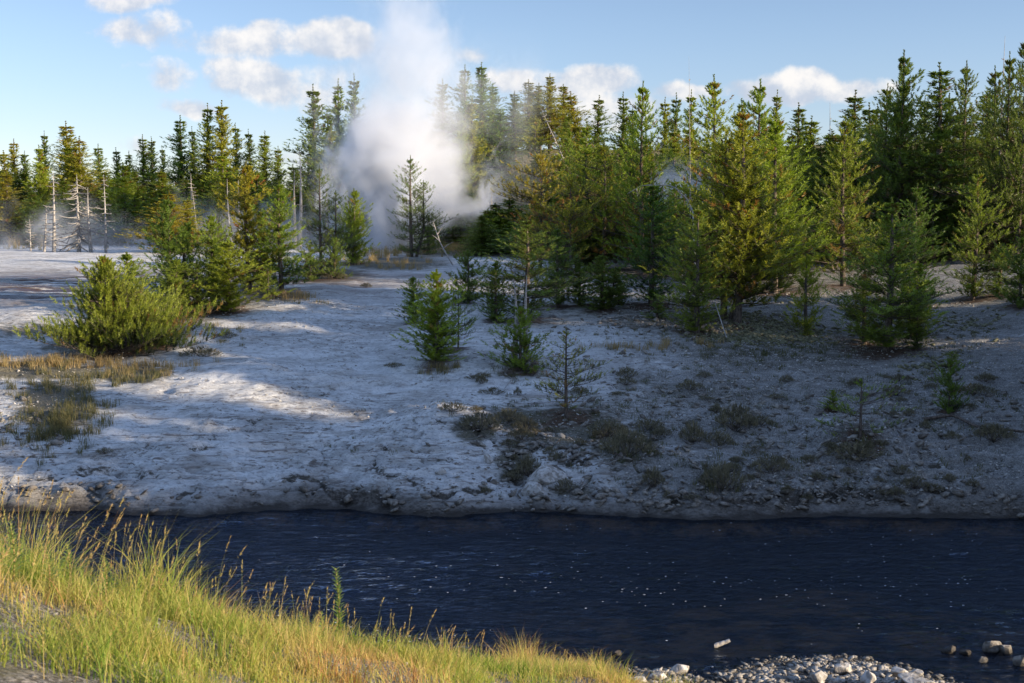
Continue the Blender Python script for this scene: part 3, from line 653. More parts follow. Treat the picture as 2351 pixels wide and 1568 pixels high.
tree(712, 560, 642, w=95, p='round', label='dark shrubby pine at the foot of the twin trunked airy pine', col=DARK)
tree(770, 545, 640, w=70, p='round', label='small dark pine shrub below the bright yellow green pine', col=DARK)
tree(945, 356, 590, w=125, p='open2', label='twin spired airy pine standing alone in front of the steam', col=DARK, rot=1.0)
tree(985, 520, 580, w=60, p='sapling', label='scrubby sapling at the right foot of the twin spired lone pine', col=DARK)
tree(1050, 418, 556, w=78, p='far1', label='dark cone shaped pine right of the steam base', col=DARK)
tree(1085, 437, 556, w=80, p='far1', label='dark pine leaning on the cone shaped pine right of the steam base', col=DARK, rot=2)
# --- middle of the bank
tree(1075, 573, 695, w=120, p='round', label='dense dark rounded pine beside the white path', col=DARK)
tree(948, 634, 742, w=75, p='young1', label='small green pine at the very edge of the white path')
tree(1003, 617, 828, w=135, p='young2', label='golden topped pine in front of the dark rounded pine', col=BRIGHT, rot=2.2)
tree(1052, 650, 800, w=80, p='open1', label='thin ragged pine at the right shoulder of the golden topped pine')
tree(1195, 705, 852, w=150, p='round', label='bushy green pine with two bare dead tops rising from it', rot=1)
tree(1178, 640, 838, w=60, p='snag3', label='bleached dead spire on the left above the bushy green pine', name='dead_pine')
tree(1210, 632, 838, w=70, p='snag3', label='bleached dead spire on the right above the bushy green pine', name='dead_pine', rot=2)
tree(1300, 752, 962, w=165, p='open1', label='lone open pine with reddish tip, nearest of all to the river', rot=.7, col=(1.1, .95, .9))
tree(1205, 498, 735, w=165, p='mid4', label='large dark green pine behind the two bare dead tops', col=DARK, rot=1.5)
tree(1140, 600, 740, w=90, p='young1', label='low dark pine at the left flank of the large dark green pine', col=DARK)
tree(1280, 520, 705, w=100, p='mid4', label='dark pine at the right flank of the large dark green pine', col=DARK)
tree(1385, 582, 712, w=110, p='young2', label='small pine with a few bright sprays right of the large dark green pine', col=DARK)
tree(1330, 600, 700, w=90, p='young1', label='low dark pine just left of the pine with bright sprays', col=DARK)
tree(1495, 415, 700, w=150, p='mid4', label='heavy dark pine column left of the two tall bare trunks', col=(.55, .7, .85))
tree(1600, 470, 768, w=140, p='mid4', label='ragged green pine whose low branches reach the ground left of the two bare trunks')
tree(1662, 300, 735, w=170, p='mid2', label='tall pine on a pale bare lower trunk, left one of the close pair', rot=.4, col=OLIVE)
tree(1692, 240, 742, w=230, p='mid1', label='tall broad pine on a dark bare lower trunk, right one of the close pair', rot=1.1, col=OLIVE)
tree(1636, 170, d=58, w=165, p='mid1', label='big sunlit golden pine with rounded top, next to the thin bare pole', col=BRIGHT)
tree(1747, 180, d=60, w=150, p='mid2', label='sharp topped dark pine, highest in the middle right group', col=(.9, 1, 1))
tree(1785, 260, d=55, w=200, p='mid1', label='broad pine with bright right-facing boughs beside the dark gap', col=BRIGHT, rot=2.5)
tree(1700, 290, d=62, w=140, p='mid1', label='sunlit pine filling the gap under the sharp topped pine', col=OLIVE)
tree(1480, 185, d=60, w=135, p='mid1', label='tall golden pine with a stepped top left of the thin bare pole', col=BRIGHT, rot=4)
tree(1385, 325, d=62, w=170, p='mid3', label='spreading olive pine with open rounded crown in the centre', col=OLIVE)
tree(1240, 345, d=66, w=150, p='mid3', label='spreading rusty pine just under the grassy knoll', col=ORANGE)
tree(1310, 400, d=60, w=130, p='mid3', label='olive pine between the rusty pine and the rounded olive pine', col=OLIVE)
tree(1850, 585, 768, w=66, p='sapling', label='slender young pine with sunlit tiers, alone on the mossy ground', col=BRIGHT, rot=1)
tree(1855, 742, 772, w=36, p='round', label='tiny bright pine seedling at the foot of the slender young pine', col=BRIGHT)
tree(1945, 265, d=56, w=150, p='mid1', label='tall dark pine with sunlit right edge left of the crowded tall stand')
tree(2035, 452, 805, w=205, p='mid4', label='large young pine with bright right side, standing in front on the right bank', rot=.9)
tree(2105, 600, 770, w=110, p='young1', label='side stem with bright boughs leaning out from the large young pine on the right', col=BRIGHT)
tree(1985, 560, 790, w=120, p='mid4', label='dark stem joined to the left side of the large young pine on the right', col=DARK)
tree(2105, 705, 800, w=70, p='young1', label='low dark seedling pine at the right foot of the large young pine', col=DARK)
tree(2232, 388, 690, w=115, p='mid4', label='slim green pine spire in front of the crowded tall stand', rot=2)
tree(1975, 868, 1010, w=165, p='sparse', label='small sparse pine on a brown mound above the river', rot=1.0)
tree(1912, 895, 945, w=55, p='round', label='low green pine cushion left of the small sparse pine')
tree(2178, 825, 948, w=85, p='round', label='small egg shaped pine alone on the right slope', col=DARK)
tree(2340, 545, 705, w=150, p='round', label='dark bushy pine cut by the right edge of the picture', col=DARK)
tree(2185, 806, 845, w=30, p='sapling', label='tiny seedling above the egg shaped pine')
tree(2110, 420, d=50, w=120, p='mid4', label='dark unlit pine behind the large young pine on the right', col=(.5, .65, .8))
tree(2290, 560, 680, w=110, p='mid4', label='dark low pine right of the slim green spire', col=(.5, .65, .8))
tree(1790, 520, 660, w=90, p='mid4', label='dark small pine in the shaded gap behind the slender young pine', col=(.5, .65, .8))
tree(1420, 640, 700, w=60, p='young1', label='knee-high dark pine under the heavy dark pine column', col=DARK)
tree(1510, 690, 735, w=50, p='sapling', label='little seedling on open ground below the heavy dark pine column', col=DARK)
# --- tall stand on the right
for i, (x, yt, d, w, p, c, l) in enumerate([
    (2075, 113, 62, 150, 'mid2', STAND_HAZE, 'very tall pine with flat bushy top, left in the right-hand stand'),
    (2040, 190, 64, 120, 'mid1', STAND_HAZE, 'tall pine at the left shoulder of the flat topped one'),
    (2150, 143, 60, 110, 'tall4', STAND_HAZE, 'tall thin pine with bare red trunk between two bushy tops'),
    (2220, 138, 62, 130, 'mid2', STAND_HAZE, 'tall pale green pine with rounded top right of the thin red trunked pine'),
    (2282, 150, 60, 140, 'mid1', STAND_HAZE, 'tall bluish pine left of the one with a bare twig top'),
    (2318, 118, 58, 120, 'mid1', STAND_HAZE, 'tall bluish pine carrying a bare twig on its top'),
    (2352, 78, 57, 130, 'mid1', STAND_HAZE, 'tallest bluish pine, cut by the right edge of the picture'),
    (1965, 205, 68, 95, 'tall4', STAND_HAZE, 'ragged thin pine on the skyline left of the flat topped tall one'),
    (1990, 235, 66, 80, 'tall4', STAND_HAZE, 'second ragged pine with sparse arms beside the flat topped tall one'),
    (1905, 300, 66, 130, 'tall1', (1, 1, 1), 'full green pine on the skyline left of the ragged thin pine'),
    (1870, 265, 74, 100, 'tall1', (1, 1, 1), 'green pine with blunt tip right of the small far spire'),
    (1835, 235, 78, 80, 'tall2', STAND_HAZE, 'narrow far pine spire under the big white cloud'),
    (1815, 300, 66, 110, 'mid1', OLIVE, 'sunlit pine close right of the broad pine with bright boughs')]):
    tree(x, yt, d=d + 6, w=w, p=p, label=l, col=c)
# --- skyline in the middle, on the hill
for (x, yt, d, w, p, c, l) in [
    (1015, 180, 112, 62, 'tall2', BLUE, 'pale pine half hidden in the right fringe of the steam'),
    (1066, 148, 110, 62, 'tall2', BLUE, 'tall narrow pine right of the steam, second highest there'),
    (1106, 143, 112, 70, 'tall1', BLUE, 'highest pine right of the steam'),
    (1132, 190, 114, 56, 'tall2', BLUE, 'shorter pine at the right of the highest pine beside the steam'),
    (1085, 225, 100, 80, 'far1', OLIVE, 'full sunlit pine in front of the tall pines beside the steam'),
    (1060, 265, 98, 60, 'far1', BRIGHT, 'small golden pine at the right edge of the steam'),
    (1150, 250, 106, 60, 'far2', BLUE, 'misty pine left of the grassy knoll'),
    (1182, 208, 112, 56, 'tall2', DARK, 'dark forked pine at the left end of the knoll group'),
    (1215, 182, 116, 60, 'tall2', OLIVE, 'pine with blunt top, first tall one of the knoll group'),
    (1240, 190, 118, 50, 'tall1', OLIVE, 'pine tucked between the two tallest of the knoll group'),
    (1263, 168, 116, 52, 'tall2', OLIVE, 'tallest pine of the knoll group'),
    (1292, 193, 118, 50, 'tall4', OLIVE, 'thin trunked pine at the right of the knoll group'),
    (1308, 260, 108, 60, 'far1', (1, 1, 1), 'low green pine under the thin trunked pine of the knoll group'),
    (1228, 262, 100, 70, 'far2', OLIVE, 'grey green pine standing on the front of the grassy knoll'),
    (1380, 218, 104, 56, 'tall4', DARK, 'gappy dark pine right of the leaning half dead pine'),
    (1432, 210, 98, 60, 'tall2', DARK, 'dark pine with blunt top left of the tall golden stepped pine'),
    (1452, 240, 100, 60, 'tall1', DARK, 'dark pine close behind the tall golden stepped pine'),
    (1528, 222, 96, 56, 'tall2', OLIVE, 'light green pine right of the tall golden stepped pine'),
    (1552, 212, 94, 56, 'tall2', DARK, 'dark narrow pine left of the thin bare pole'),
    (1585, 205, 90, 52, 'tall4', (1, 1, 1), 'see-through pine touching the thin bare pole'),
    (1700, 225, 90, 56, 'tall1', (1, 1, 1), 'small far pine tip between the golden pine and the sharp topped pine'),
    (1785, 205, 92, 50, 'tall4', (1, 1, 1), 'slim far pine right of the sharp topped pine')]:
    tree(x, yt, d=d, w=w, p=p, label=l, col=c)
tree(1352, 205, d=104, w=60, p='tall4', label='half dead pine leaning left over the gap in the skyline', lean=-0.16, col=ORANGE)
tree(1345, 225, d=103, w=50, p='snag2', label='bare crooked pine leaning across the half dead pine', lean=-0.42)
tree(1592, 128, d=57.5, w=14, p='snag3', label='thin bare pole rising above the golden pine', lean=-.02)
tree(2308, 82, d=64.3, w=30, p='snag3', label='bare twig top above the bluish pine near the right edge')
tree(1905, 235, d=73, w=26, p='snag3', label='forked bare twig on the skyline left of the ragged thin pine')
# --- left of the steam
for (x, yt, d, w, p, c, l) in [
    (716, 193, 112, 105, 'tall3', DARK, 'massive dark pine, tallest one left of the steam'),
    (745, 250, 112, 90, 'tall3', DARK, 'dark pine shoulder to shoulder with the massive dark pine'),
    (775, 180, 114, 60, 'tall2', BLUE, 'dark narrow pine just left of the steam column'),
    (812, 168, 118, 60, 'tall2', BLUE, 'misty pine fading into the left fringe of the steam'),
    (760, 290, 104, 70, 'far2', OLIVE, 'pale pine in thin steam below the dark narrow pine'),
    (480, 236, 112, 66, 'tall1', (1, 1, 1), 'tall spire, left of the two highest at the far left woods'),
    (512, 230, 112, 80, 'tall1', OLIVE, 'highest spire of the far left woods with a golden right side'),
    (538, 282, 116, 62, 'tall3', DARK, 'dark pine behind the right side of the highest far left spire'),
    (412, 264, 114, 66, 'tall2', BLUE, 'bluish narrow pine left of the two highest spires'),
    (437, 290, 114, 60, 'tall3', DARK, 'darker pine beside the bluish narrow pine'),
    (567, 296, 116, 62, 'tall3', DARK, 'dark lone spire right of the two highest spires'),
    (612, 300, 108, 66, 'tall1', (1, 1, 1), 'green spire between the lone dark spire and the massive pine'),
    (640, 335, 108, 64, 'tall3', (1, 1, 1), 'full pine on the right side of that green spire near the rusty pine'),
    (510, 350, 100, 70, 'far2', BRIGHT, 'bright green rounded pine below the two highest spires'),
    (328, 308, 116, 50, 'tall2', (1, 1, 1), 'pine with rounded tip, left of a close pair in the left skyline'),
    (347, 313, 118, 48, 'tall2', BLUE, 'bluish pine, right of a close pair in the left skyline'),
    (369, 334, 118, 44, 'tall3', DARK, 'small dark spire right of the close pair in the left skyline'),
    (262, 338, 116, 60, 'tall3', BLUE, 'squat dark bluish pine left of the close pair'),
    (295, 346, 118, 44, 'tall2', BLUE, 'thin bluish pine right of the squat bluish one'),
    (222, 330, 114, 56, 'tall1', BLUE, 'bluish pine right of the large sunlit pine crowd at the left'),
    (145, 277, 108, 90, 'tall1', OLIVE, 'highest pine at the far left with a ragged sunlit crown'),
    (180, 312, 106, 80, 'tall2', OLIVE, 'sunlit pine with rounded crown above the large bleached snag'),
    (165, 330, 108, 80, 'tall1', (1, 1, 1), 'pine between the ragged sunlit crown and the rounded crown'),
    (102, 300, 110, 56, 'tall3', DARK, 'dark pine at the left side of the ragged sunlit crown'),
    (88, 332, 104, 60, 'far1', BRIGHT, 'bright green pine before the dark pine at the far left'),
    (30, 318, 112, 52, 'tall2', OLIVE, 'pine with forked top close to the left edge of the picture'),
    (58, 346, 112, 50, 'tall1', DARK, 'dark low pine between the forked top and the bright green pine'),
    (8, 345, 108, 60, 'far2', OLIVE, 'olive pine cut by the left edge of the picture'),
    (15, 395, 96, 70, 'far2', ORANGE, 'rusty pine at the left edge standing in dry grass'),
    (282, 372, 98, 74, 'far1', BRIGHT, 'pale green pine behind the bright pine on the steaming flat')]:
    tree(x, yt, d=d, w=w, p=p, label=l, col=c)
tree(270, 405, 556, w=84, p='far1', label='bright yellow green pine on the edge of the steaming flat', col=BRIGHT)
tree(390, 440, d=82, w=80, p='far2', label='rusty thin pine in mist behind the double stemmed dark pine', col=ORANGE)
tree(432, 455, d=84, w=70, p='far2', label='tan dying pine in mist right of the rusty thin one', col=(1.5, 1.15, 1.0))
tree(520, 400, d=90, w=80, p='far2', label='small tan pine in the mist below the two highest spires', col=ORANGE)
# --- bleached snags
for (x, yt, yb, w, p, le, l) in [
    (176, 400, 556, 92, 'snag1', 0, 'large bleached snag with many drooping branches'),
    (118, 393, 556, 56, 'snag2', 0.02, 'tall grey snag left of the large bleached snag'),
    (238, 400, 554, 44, 'snag2', 0, 'grey snag with short arms right of the large bleached snag'),
    (98, 470, 560, 40, 'snag2', 0.08, 'short pale snag leaning right in the dry grass'),
    (68, 503, 562, 34, 'snag4', 0, 'low broken white stump snag nearest the left edge'),
    (205, 430, 556, 30, 'snag3', -.02, 'thin grey pole snag beside the large bleached snag'),
    (438, 398, 552, 44, 'snag2', 0, 'pale snag in mist above the double stemmed dark pine'),
    (452, 430, 552, 20, 'snag3', -.08, 'leaning pole snag in the mist'),
    (530, 410, 550, 20, 'snag3', -.05, 'thin pole snag left of the rusty orange pine'),
    (547, 400, 550, 18, 'snag3', 0, 'upright pole snag close behind the rusty orange pine'),
    (684, 348, 560, 36, 'snag3', 0.015, 'tall white pole snag left of the massive dark pine'),
    (676, 390, 560, 30, 'snag3', 0, 'thinner white pole snag beside the tall white pole'),
    (742, 370, 560, 40, 'snag3', 0, 'bare forked snag in front of the massive dark pine'),
    (1000, 480, 560, 20, 'snag3', 0, 'faint grey pole snag inside the steam right of the lone pine'),
    (1135, 440, 560, 24, 'snag3', -.04, 'grey pole snag on the hillside right of the steam'),
    (395, 470, 556, 50, 'snag2', 0, 'twiggy brown snag poking out over the double stemmed dark pine')]:
    tree(x, yt, d=(84 if x < 260 else 87), w=w * 1.25, p=p, label=l, lean=le)
# --- filling woods
def near_mark(x, marks):
    return min(marks, key=lambda m: abs(m[0] - x))[1]
ML = [(20, 'the forked topped pine at the left edge'), (115, 'the tall grey snag at the left'), (176, 'the large bleached snag'), (262, 'the bright pine of the steaming flat'), (345, 'the close pair of skyline tips'),
      (420, 'the bluish narrow pine'), (500, 'the two highest far left spires'), (580, 'the rusty orange pine'), (660, 'the tall white pole snag')]
MS = [(735, 'the massive dark pine'), (830, 'the left side of the steam column'), (930, 'the thick middle of the steam column'), (1050, 'the right side of the steam column'), (1150, 'the thin steam left of the knoll')]
MM = [(1110, 'the cone shaped pine by the steam'), (1180, 'the grassy knoll'), (1250, 'the rusty spreading pine'), (1320, 'the olive pine beside the rusty one'), (1385, 'the rounded olive pine'), (1440, 'the right side of the rounded olive pine'), (1495, 'the heavy dark pine column'), (1565, 'the arching dead trunk'),
      (1636, 'the big sunlit golden pine'), (1700, 'the pair of bare trunks')]
MR = [(1800, 'the broad pine with bright boughs'), (1860, 'the slender young pine'), (1945, 'the tall dark pine with sunlit edge'), (2030, 'the large young pine on the right'), (2085, 'the flat topped tall pine'), (2150, 'the thin red trunked pine'),
      (2225, 'the slim green spire'), (2290, 'the bluish pine with a twig top'), (2350, 'the right edge pines')]
def fill(n, x0, x1, y0, y1, d0, d1, ps, label, group, cols, wr=(60, 95), seed=1):
    rr = random.Random(seed)
    for i in range(n):
        x = x0 + (x1 - x0) * (i + rr.uniform(.1, .9)) / n
        f = (x - x0) / (x1 - x0)
        a0 = y0[0] + (y0[1] - y0[0]) * f; a1 = y1[0] + (y1[1] - y1[0]) * f
        yt_ = rr.uniform(a0, a1); marks, row = label; hi = yt_ < (a0 + a1) / 2
        tree(x, yt_, d=rr.uniform(d0, d1), w=rr.uniform(*wr), p=rr.choice(ps), label=('taller ' if hi else 'shorter ') + row + near_mark(x, marks), group=group, col=rr.choice(cols), lit=False)
gL = 'dark pines massed under the left skyline'
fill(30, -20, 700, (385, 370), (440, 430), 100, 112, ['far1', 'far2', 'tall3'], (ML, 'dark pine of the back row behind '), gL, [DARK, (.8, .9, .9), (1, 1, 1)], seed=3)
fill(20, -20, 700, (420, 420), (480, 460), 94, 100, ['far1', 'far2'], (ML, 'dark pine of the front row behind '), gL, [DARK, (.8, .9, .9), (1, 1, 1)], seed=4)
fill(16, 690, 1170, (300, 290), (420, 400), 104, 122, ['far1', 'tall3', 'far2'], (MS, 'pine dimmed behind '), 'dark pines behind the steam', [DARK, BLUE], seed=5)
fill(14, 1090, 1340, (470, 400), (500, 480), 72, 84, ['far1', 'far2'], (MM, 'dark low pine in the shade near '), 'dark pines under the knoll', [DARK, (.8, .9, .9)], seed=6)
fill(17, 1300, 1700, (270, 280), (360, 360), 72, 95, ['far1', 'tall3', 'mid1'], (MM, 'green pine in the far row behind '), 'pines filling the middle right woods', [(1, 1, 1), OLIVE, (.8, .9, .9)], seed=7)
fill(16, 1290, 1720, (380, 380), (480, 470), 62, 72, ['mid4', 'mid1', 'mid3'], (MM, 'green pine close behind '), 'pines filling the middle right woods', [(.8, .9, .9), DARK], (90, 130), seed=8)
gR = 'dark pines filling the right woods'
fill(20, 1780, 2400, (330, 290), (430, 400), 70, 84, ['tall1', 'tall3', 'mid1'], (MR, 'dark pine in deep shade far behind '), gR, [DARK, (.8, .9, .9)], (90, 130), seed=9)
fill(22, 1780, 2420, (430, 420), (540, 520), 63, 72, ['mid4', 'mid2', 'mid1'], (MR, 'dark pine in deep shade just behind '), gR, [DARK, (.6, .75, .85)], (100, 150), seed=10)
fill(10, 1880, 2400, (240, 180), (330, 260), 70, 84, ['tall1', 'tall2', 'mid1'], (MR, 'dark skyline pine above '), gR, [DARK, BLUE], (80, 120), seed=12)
# the same woods go on past the right edge and shade the bank
rr = random.Random(21)
EDGE = []
for k_ in range(4000):
    a, b = rr.uniform(16, 62), rr.uniform(-2, 46)
    if abs(b - (43.3 - .364 * (a - 13.5))) < 2.1 or abs(b - (37.9 - .364 * (a + 9))) < 1.15: continue
    if b > 44.5 - .3 * (a - 18) or a < 0.4 * b + 3.2 or b < float(np.interp(a, SHX, SHY)) + 1.6: continue
    if min([9] + [math.hypot(a - q[0], b - q[1]) for q in EDGE]) < 2.5: continue
    EDGE.append((a, b))
    if len(EDGE) >= 120: break
LOD = [make_pine(150 + i, 12, 4.6, base=.08, whorls=26, nb=6, power=.7, tuft=.55, nl=.30, K=5, nw=.16, leaf0=.15, curl=.2, rise=.2, bumpy=.4) for i in range(3)]
def mesh_np(me):
    v = np.zeros(len(me.vertices) * 3, np.float32); me.vertices.foreach_get('co', v)
    l = np.zeros(len(me.loops), np.int32); me.loops.foreach_get('vertex_index', l)
    return v.reshape(-1, 3), l.reshape(len(me.polygons), -1)
LN = [(mesh_np(p['crown']), mesh_np(p['trunk'])) for p in LOD]
CV, CF, nb_ = [], [], 0
for (a, b) in EDGE:
    h = max(6.5, .25 * (a + 13) * rr.uniform(.88, 1.1)); z = float(height(a, b)); k = rr.randrange(3); q = rr.uniform(0, 6.28); w = rr.uniform(.8, 1.1)
    for q_, (v, f) in enumerate(LN[k]):
        if q_ == 1: f = np.concatenate([f[:, [0, 1, 2]], f[:, [0, 2, 3]]])
        x = v[:, 0] * w; y = v[:, 1] * w
        CV.append(np.stack([x * math.cos(q) - y * math.sin(q) + a, x * math.sin(q) + y * math.cos(q) + b, v[:, 2] * h / 12 + z], 1)); CF.append(f + nb_); nb_ += len(v)
tag(link('forest', np_mesh('forest', np.concatenate(CV), np.concatenate(CF), M_NEEDLE)), 'dark pine forest going on beyond the right edge', 'forest', kind='stuff')

# ------------------------------------------------------------------ terrain sheet
def axis(parts):
    o = []
    for a, b, st in parts: o += list(np.arange(a, b - 1e-6, st))
    o.append(parts[-1][1]); return np.array(o)
xs = axis([(-3000, -600, 300), (-600, -120, 40), (-120, -48, 3), (-48, -22, .5), (-22, -14, .2), (-14, 14, .11), (14, 22, .2), (22, 52, .6), (52, 120, 4), (120, 600, 40), (600, 3000, 300)])
ys = axis([(-1500, -100, 200), (-100, -10, 10), (-10, 3, .8), (3, 18, .12), (18, 28, .25), (28, 30, .1), (30, 46, .085), (46, 62, .16), (62, 90, .35), (90, 150, 1.0), (150, 400, 10), (400, 4000, 300)])
GX, GY = np.meshgrid(xs, ys); GX = GX.ravel(); GY = GY.ravel()
GZ = height(GX, GY)
CM = crack_mask(GX, GY, GZ)
GZ = GZ - 0.15 * CM
ny, nx = len(ys), len(xs)
ii = (np.arange(ny - 1)[:, None] * nx + np.arange(nx - 1)[None, :]).ravel()
FF = np.stack([ii, ii + 1, ii + nx + 1, ii + nx], 1)
sy = np.interp(GX, SHX, SHY); ss_ = GY - sy
veg = veg_mask(GX, GY, GZ) * (ss_ > 0)
litter = np.zeros(len(GX))
for (a, b, r) in LITTER:
    k = np.where((np.abs(GX - a) < 2 * r) & (np.abs(GY - b) < 2 * r))[0]
    q = ((GX[k] - a) ** 2 + (GY[k] - b) ** 2) / (r * r)
    litter[k] = np.maximum(litter[k], np.exp(-q * 1.1))
pxs, pys = project(GX, GY, GZ)
grey = sstep(pxs, 1050, 1700) * (ss_ > 0) * 0.72 * (1 - sstep(ss_, 60, 90))
grey = np.maximum(grey, 0.9 * sstep(GX, 0, 14) * sstep(ss_, 16, 24))
bank = sstep(ss_, -0.2, 0.3) * (1 - sstep(ss_, 4, 12)) * 0.9
knoll = sstep(GX, -20, -8) * sstep(GY, 88, 93)
near = ((GY < 23) & (GZ > 0.25)).astype(float) * (1 - sstep(GY, 17, 20))
# the warm run-off sheet on the far left flat
c1 = on_ground(130, 640); c2 = on_ground(60, 605)
mt = np.exp(-(((GX - (-20)) / 17) ** 2 + ((GY - 57 - 0.12 * (GX + 20)) / 6.5) ** 2)) * 1.3 * (ss_ > 5)
me = np_mesh("ground", np.stack([GX, GY, GZ], 1), FF, M_GROUND, smooth=True, attrs={'veg': veg, 'litter': litter, 'grey': grey, 'bank': bank, 'near': near, 'crack': CM, 'knoll': knoll, 'mat': np.clip(mt, 0, 1)})
tag(link('ground', me), kind='structure')

# ------------------------------------------------------------------ river
wx_ = axis([(-3000, -400, 300), (-400, -40, 30), (-40, -16, 1), (-16, 17, .07), (17, 30, .5), (30, 3000, 200)])
wy_ = axis([(-600, 5, 80), (5, 17, 1.5), (17, 32.5, .055), (32.5, 40, .5), (40, 50, 2)])
WX, WY = np.meshgrid(wx_, wy_); WX = WX.ravel(); WY = WY.ravel()
rip = 0.034 * fbm(WX * 0.9 + 0.5 * WY, WY * 2.0, 3) + 0.030 * fbm(WX * 2.2, WY * 5.0 + 4, 3)
calm = 0.3 + 0.9 * sstep(fbm(WX * .25, WY * .5 + 8, 3), -.5, .5)
rip = rip * calm * (1 - 0.3 * sstep(WX, 4, 12) * sstep(22 - WY, -1, 1))
ny2, nx2 = len(wy_), len(wx_)
ii = (np.arange(ny2 - 1)[:, None] * nx2 + np.arange(nx2 - 1)[None, :]).ravel()
FF = np.stack([ii, ii + 1, ii + nx2 + 1, ii + nx2], 1)
tag(link('river', np_mesh('river', np.stack([WX, WY, rip], 1), FF, M_WATER, smooth=True)), kind='structure')

# foam flecks drifting on the river
rs = np.random.RandomState(5); Vf = []; Ff = []
fl = []
for (a, b, sx_, sy_, n) in [(1700, 1340, 420, 22, 210), (1500, 1300, 500, 60, 90), (1900, 1230, 300, 18, 40), (1350, 1215, 200, 12, 40), (2050, 1290, 250, 60, 50), (1900, 1400, 350, 60, 60), (850, 1260, 250, 50, 25), (700, 1440, 160, 18, 70), (900, 1470, 120, 14, 50)]:
    for i in range(int(n * .5)): fl.append((rs.normal(a, sx_), rs.normal(b, sy_)))
for (a, b) in fl:
    if b < 1200: continue
    X, Y, Z = at_z(a, b, 0.03); r = rs.uniform(.006, .019)
    base = len(Vf); k = 6
    for j in range(k):
        t = 6.283 * j / k; Vf.append((X + r * rs.uniform(.6, 1.8) * math.cos(t), Y + r * rs.uniform(.5, 1.1) * math.sin(t), 0.024))
    Ff.append(list(range(base, base + k)))
tag(link('foam', np_mesh('foam', np.array(Vf), np.array(Ff), M_FOAM)), 'white foam flecks drifting on the dark river', 'foam', kind='stuff')

# ------------------------------------------------------------------ stones
import bmesh
def ico(sub=1):
    bm = bmesh.new(); bmesh.ops.create_icosphere(bm, subdivisions=sub, radius=1.0)
    bm.verts.ensure_lookup_table()
    V = np.array([v.co[:] for v in bm.verts]); F = np.array([[v.index for v in f.verts] for f in bm.faces]); bm.free(); return V, F
I1, IF1 = ico(1); I3, IF3 = ico(4)
def scatter_stones(name, pts, sizes, mat_, label, cat, seed, flatz=0.5):
    rs = np.random.RandomState(seed); n = len(pts)
    k = len(I1)
    jit = 1 + 0.38 * (rs.rand(n, k) - .5) * 2
    sc = np.stack([1 + .5 * (rs.rand(n) - .3), .8 + .4 * rs.rand(n), flatz * (.6 + .7 * rs.rand(n))], 1)
    a = rs.rand(n) * 6.283; ca, sa = np.cos(a), np.sin(a)
    v = I1[None] * jit[..., None] * sc[:, None, :] * sizes[:, None, None]
    x = v[..., 0] * ca[:, None] - v[..., 1] * sa[:, None]; y = v[..., 0] * sa[:, None] + v[..., 1] * ca[:, None]
    tlt = rs.normal(size=n) * .35; z = v[..., 2] + x * tlt[:, None]
    V = np.stack([x, y, z], -1) + pts[:, None, :]
    F = (IF1[None] + (np.arange(n) * k)[:, None, None]).reshape(-1, 3)
    return tag(link(name, np_mesh(name, V.reshape(-1, 3), F, mat_)), label, cat, kind='stuff')
rs = np.random.RandomState(31)
X = rs.uniform(-16, 18, 60000); Y = 30.8 + 24 * rs.rand(60000) ** 1.2
keep = (fbm(X * .5, Y * .7 + 3, 4) + 0.6 * sstep(X, -2, 8) - 0.15 > rs.rand(60000) * 1.3 - .3) & (Y > np.interp(X, SHX, SHY) + .2) & (np.abs(X) < Y * .42)
X = X[keep]; Y = Y[keep]; Z = height(X, Y)
sz = 0.012 + 0.035 * rs.rand(len(X)) ** 4 + 0.01 * rs.rand(len(X))
scatter_stones('gravel', np.stack([X, Y, Z + sz * .15], 1), sz, M_ROCK, 'pale gravel scattered over the far bank', 'gravel', 32)
# the bar and the near shore
pp = []
while len(pp) < 15000:
    a, b, r = BAR[rs.randint(1, len(BAR))]; c = at_z(a, b, 0); rr_ = r * S / 1280 * c[1]
    X = c[0] + rs.normal() * rr_ * .6; Y = c[1] + rs.normal() * rr_ * .33
    pp.append((X, Y))
pp = np.array(pp); Z = height(pp[:, 0], pp[:, 1]); k = Z > -0.16; pp = pp[k]; Z = Z[k]
sz = 0.006 + 0.06 * rs.rand(len(pp)) ** 10 + .014 * rs.rand(len(pp))
scatter_stones('gravel_bar', np.stack([pp[:, 0], pp[:, 1], Z + sz * .25], 1), sz, M_BARSTONE, 'white broken stones of the low bar at the near shore', 'gravel bar', 33, .4)
Q = []
for (a, b, sa, sb, n) in [(1600, 1150, 500, 16, 900), (1200, 1100, 120, 34, 300), (1350, 1110, 160, 30, 350), (1950, 1110, 250, 30, 600), (1700, 1060, 260, 20, 350), (2200, 1060, 160, 40, 300), (60, 1060, 90, 30, 200), (700, 1150, 300, 8, 120), (1500, 820, 160, 14, 500), (1500, 900, 260, 40, 700), (1850, 900, 300, 50, 700)]:
    for i in range(n):
        X_1, Y_1, _z = at_z(rs.normal(a, sa * .6), min(1185, rs.normal(b, sb * .6)), .3 if b > 1000 else 2.2)
        Q.append((X_1, Y_1))
for i in range(620):
    xq = rs.uniform(-13, 14) if i % 3 else rs.uniform(0, 14); Q.append((xq, float(np.interp(xq, SHX, SHY)) + .05 + abs(rs.normal()) * .3))
Q = np.array(Q); Q = Q[Q[:, 1] > np.interp(Q[:, 0], SHX, SHY) + .05]; Zq = height(Q[:, 0], Q[:, 1]); sz = .015 + .13 * rs.rand(len(Q)) ** 5 + .02 * rs.rand(len(Q))
scatter_stones('rubble', np.stack([Q[:, 0], Q[:, 1], Zq + sz * .1], 1), sz, M_GREYROCK, 'grey rubble strewn over the lower far bank', 'rubble', 35, .5)
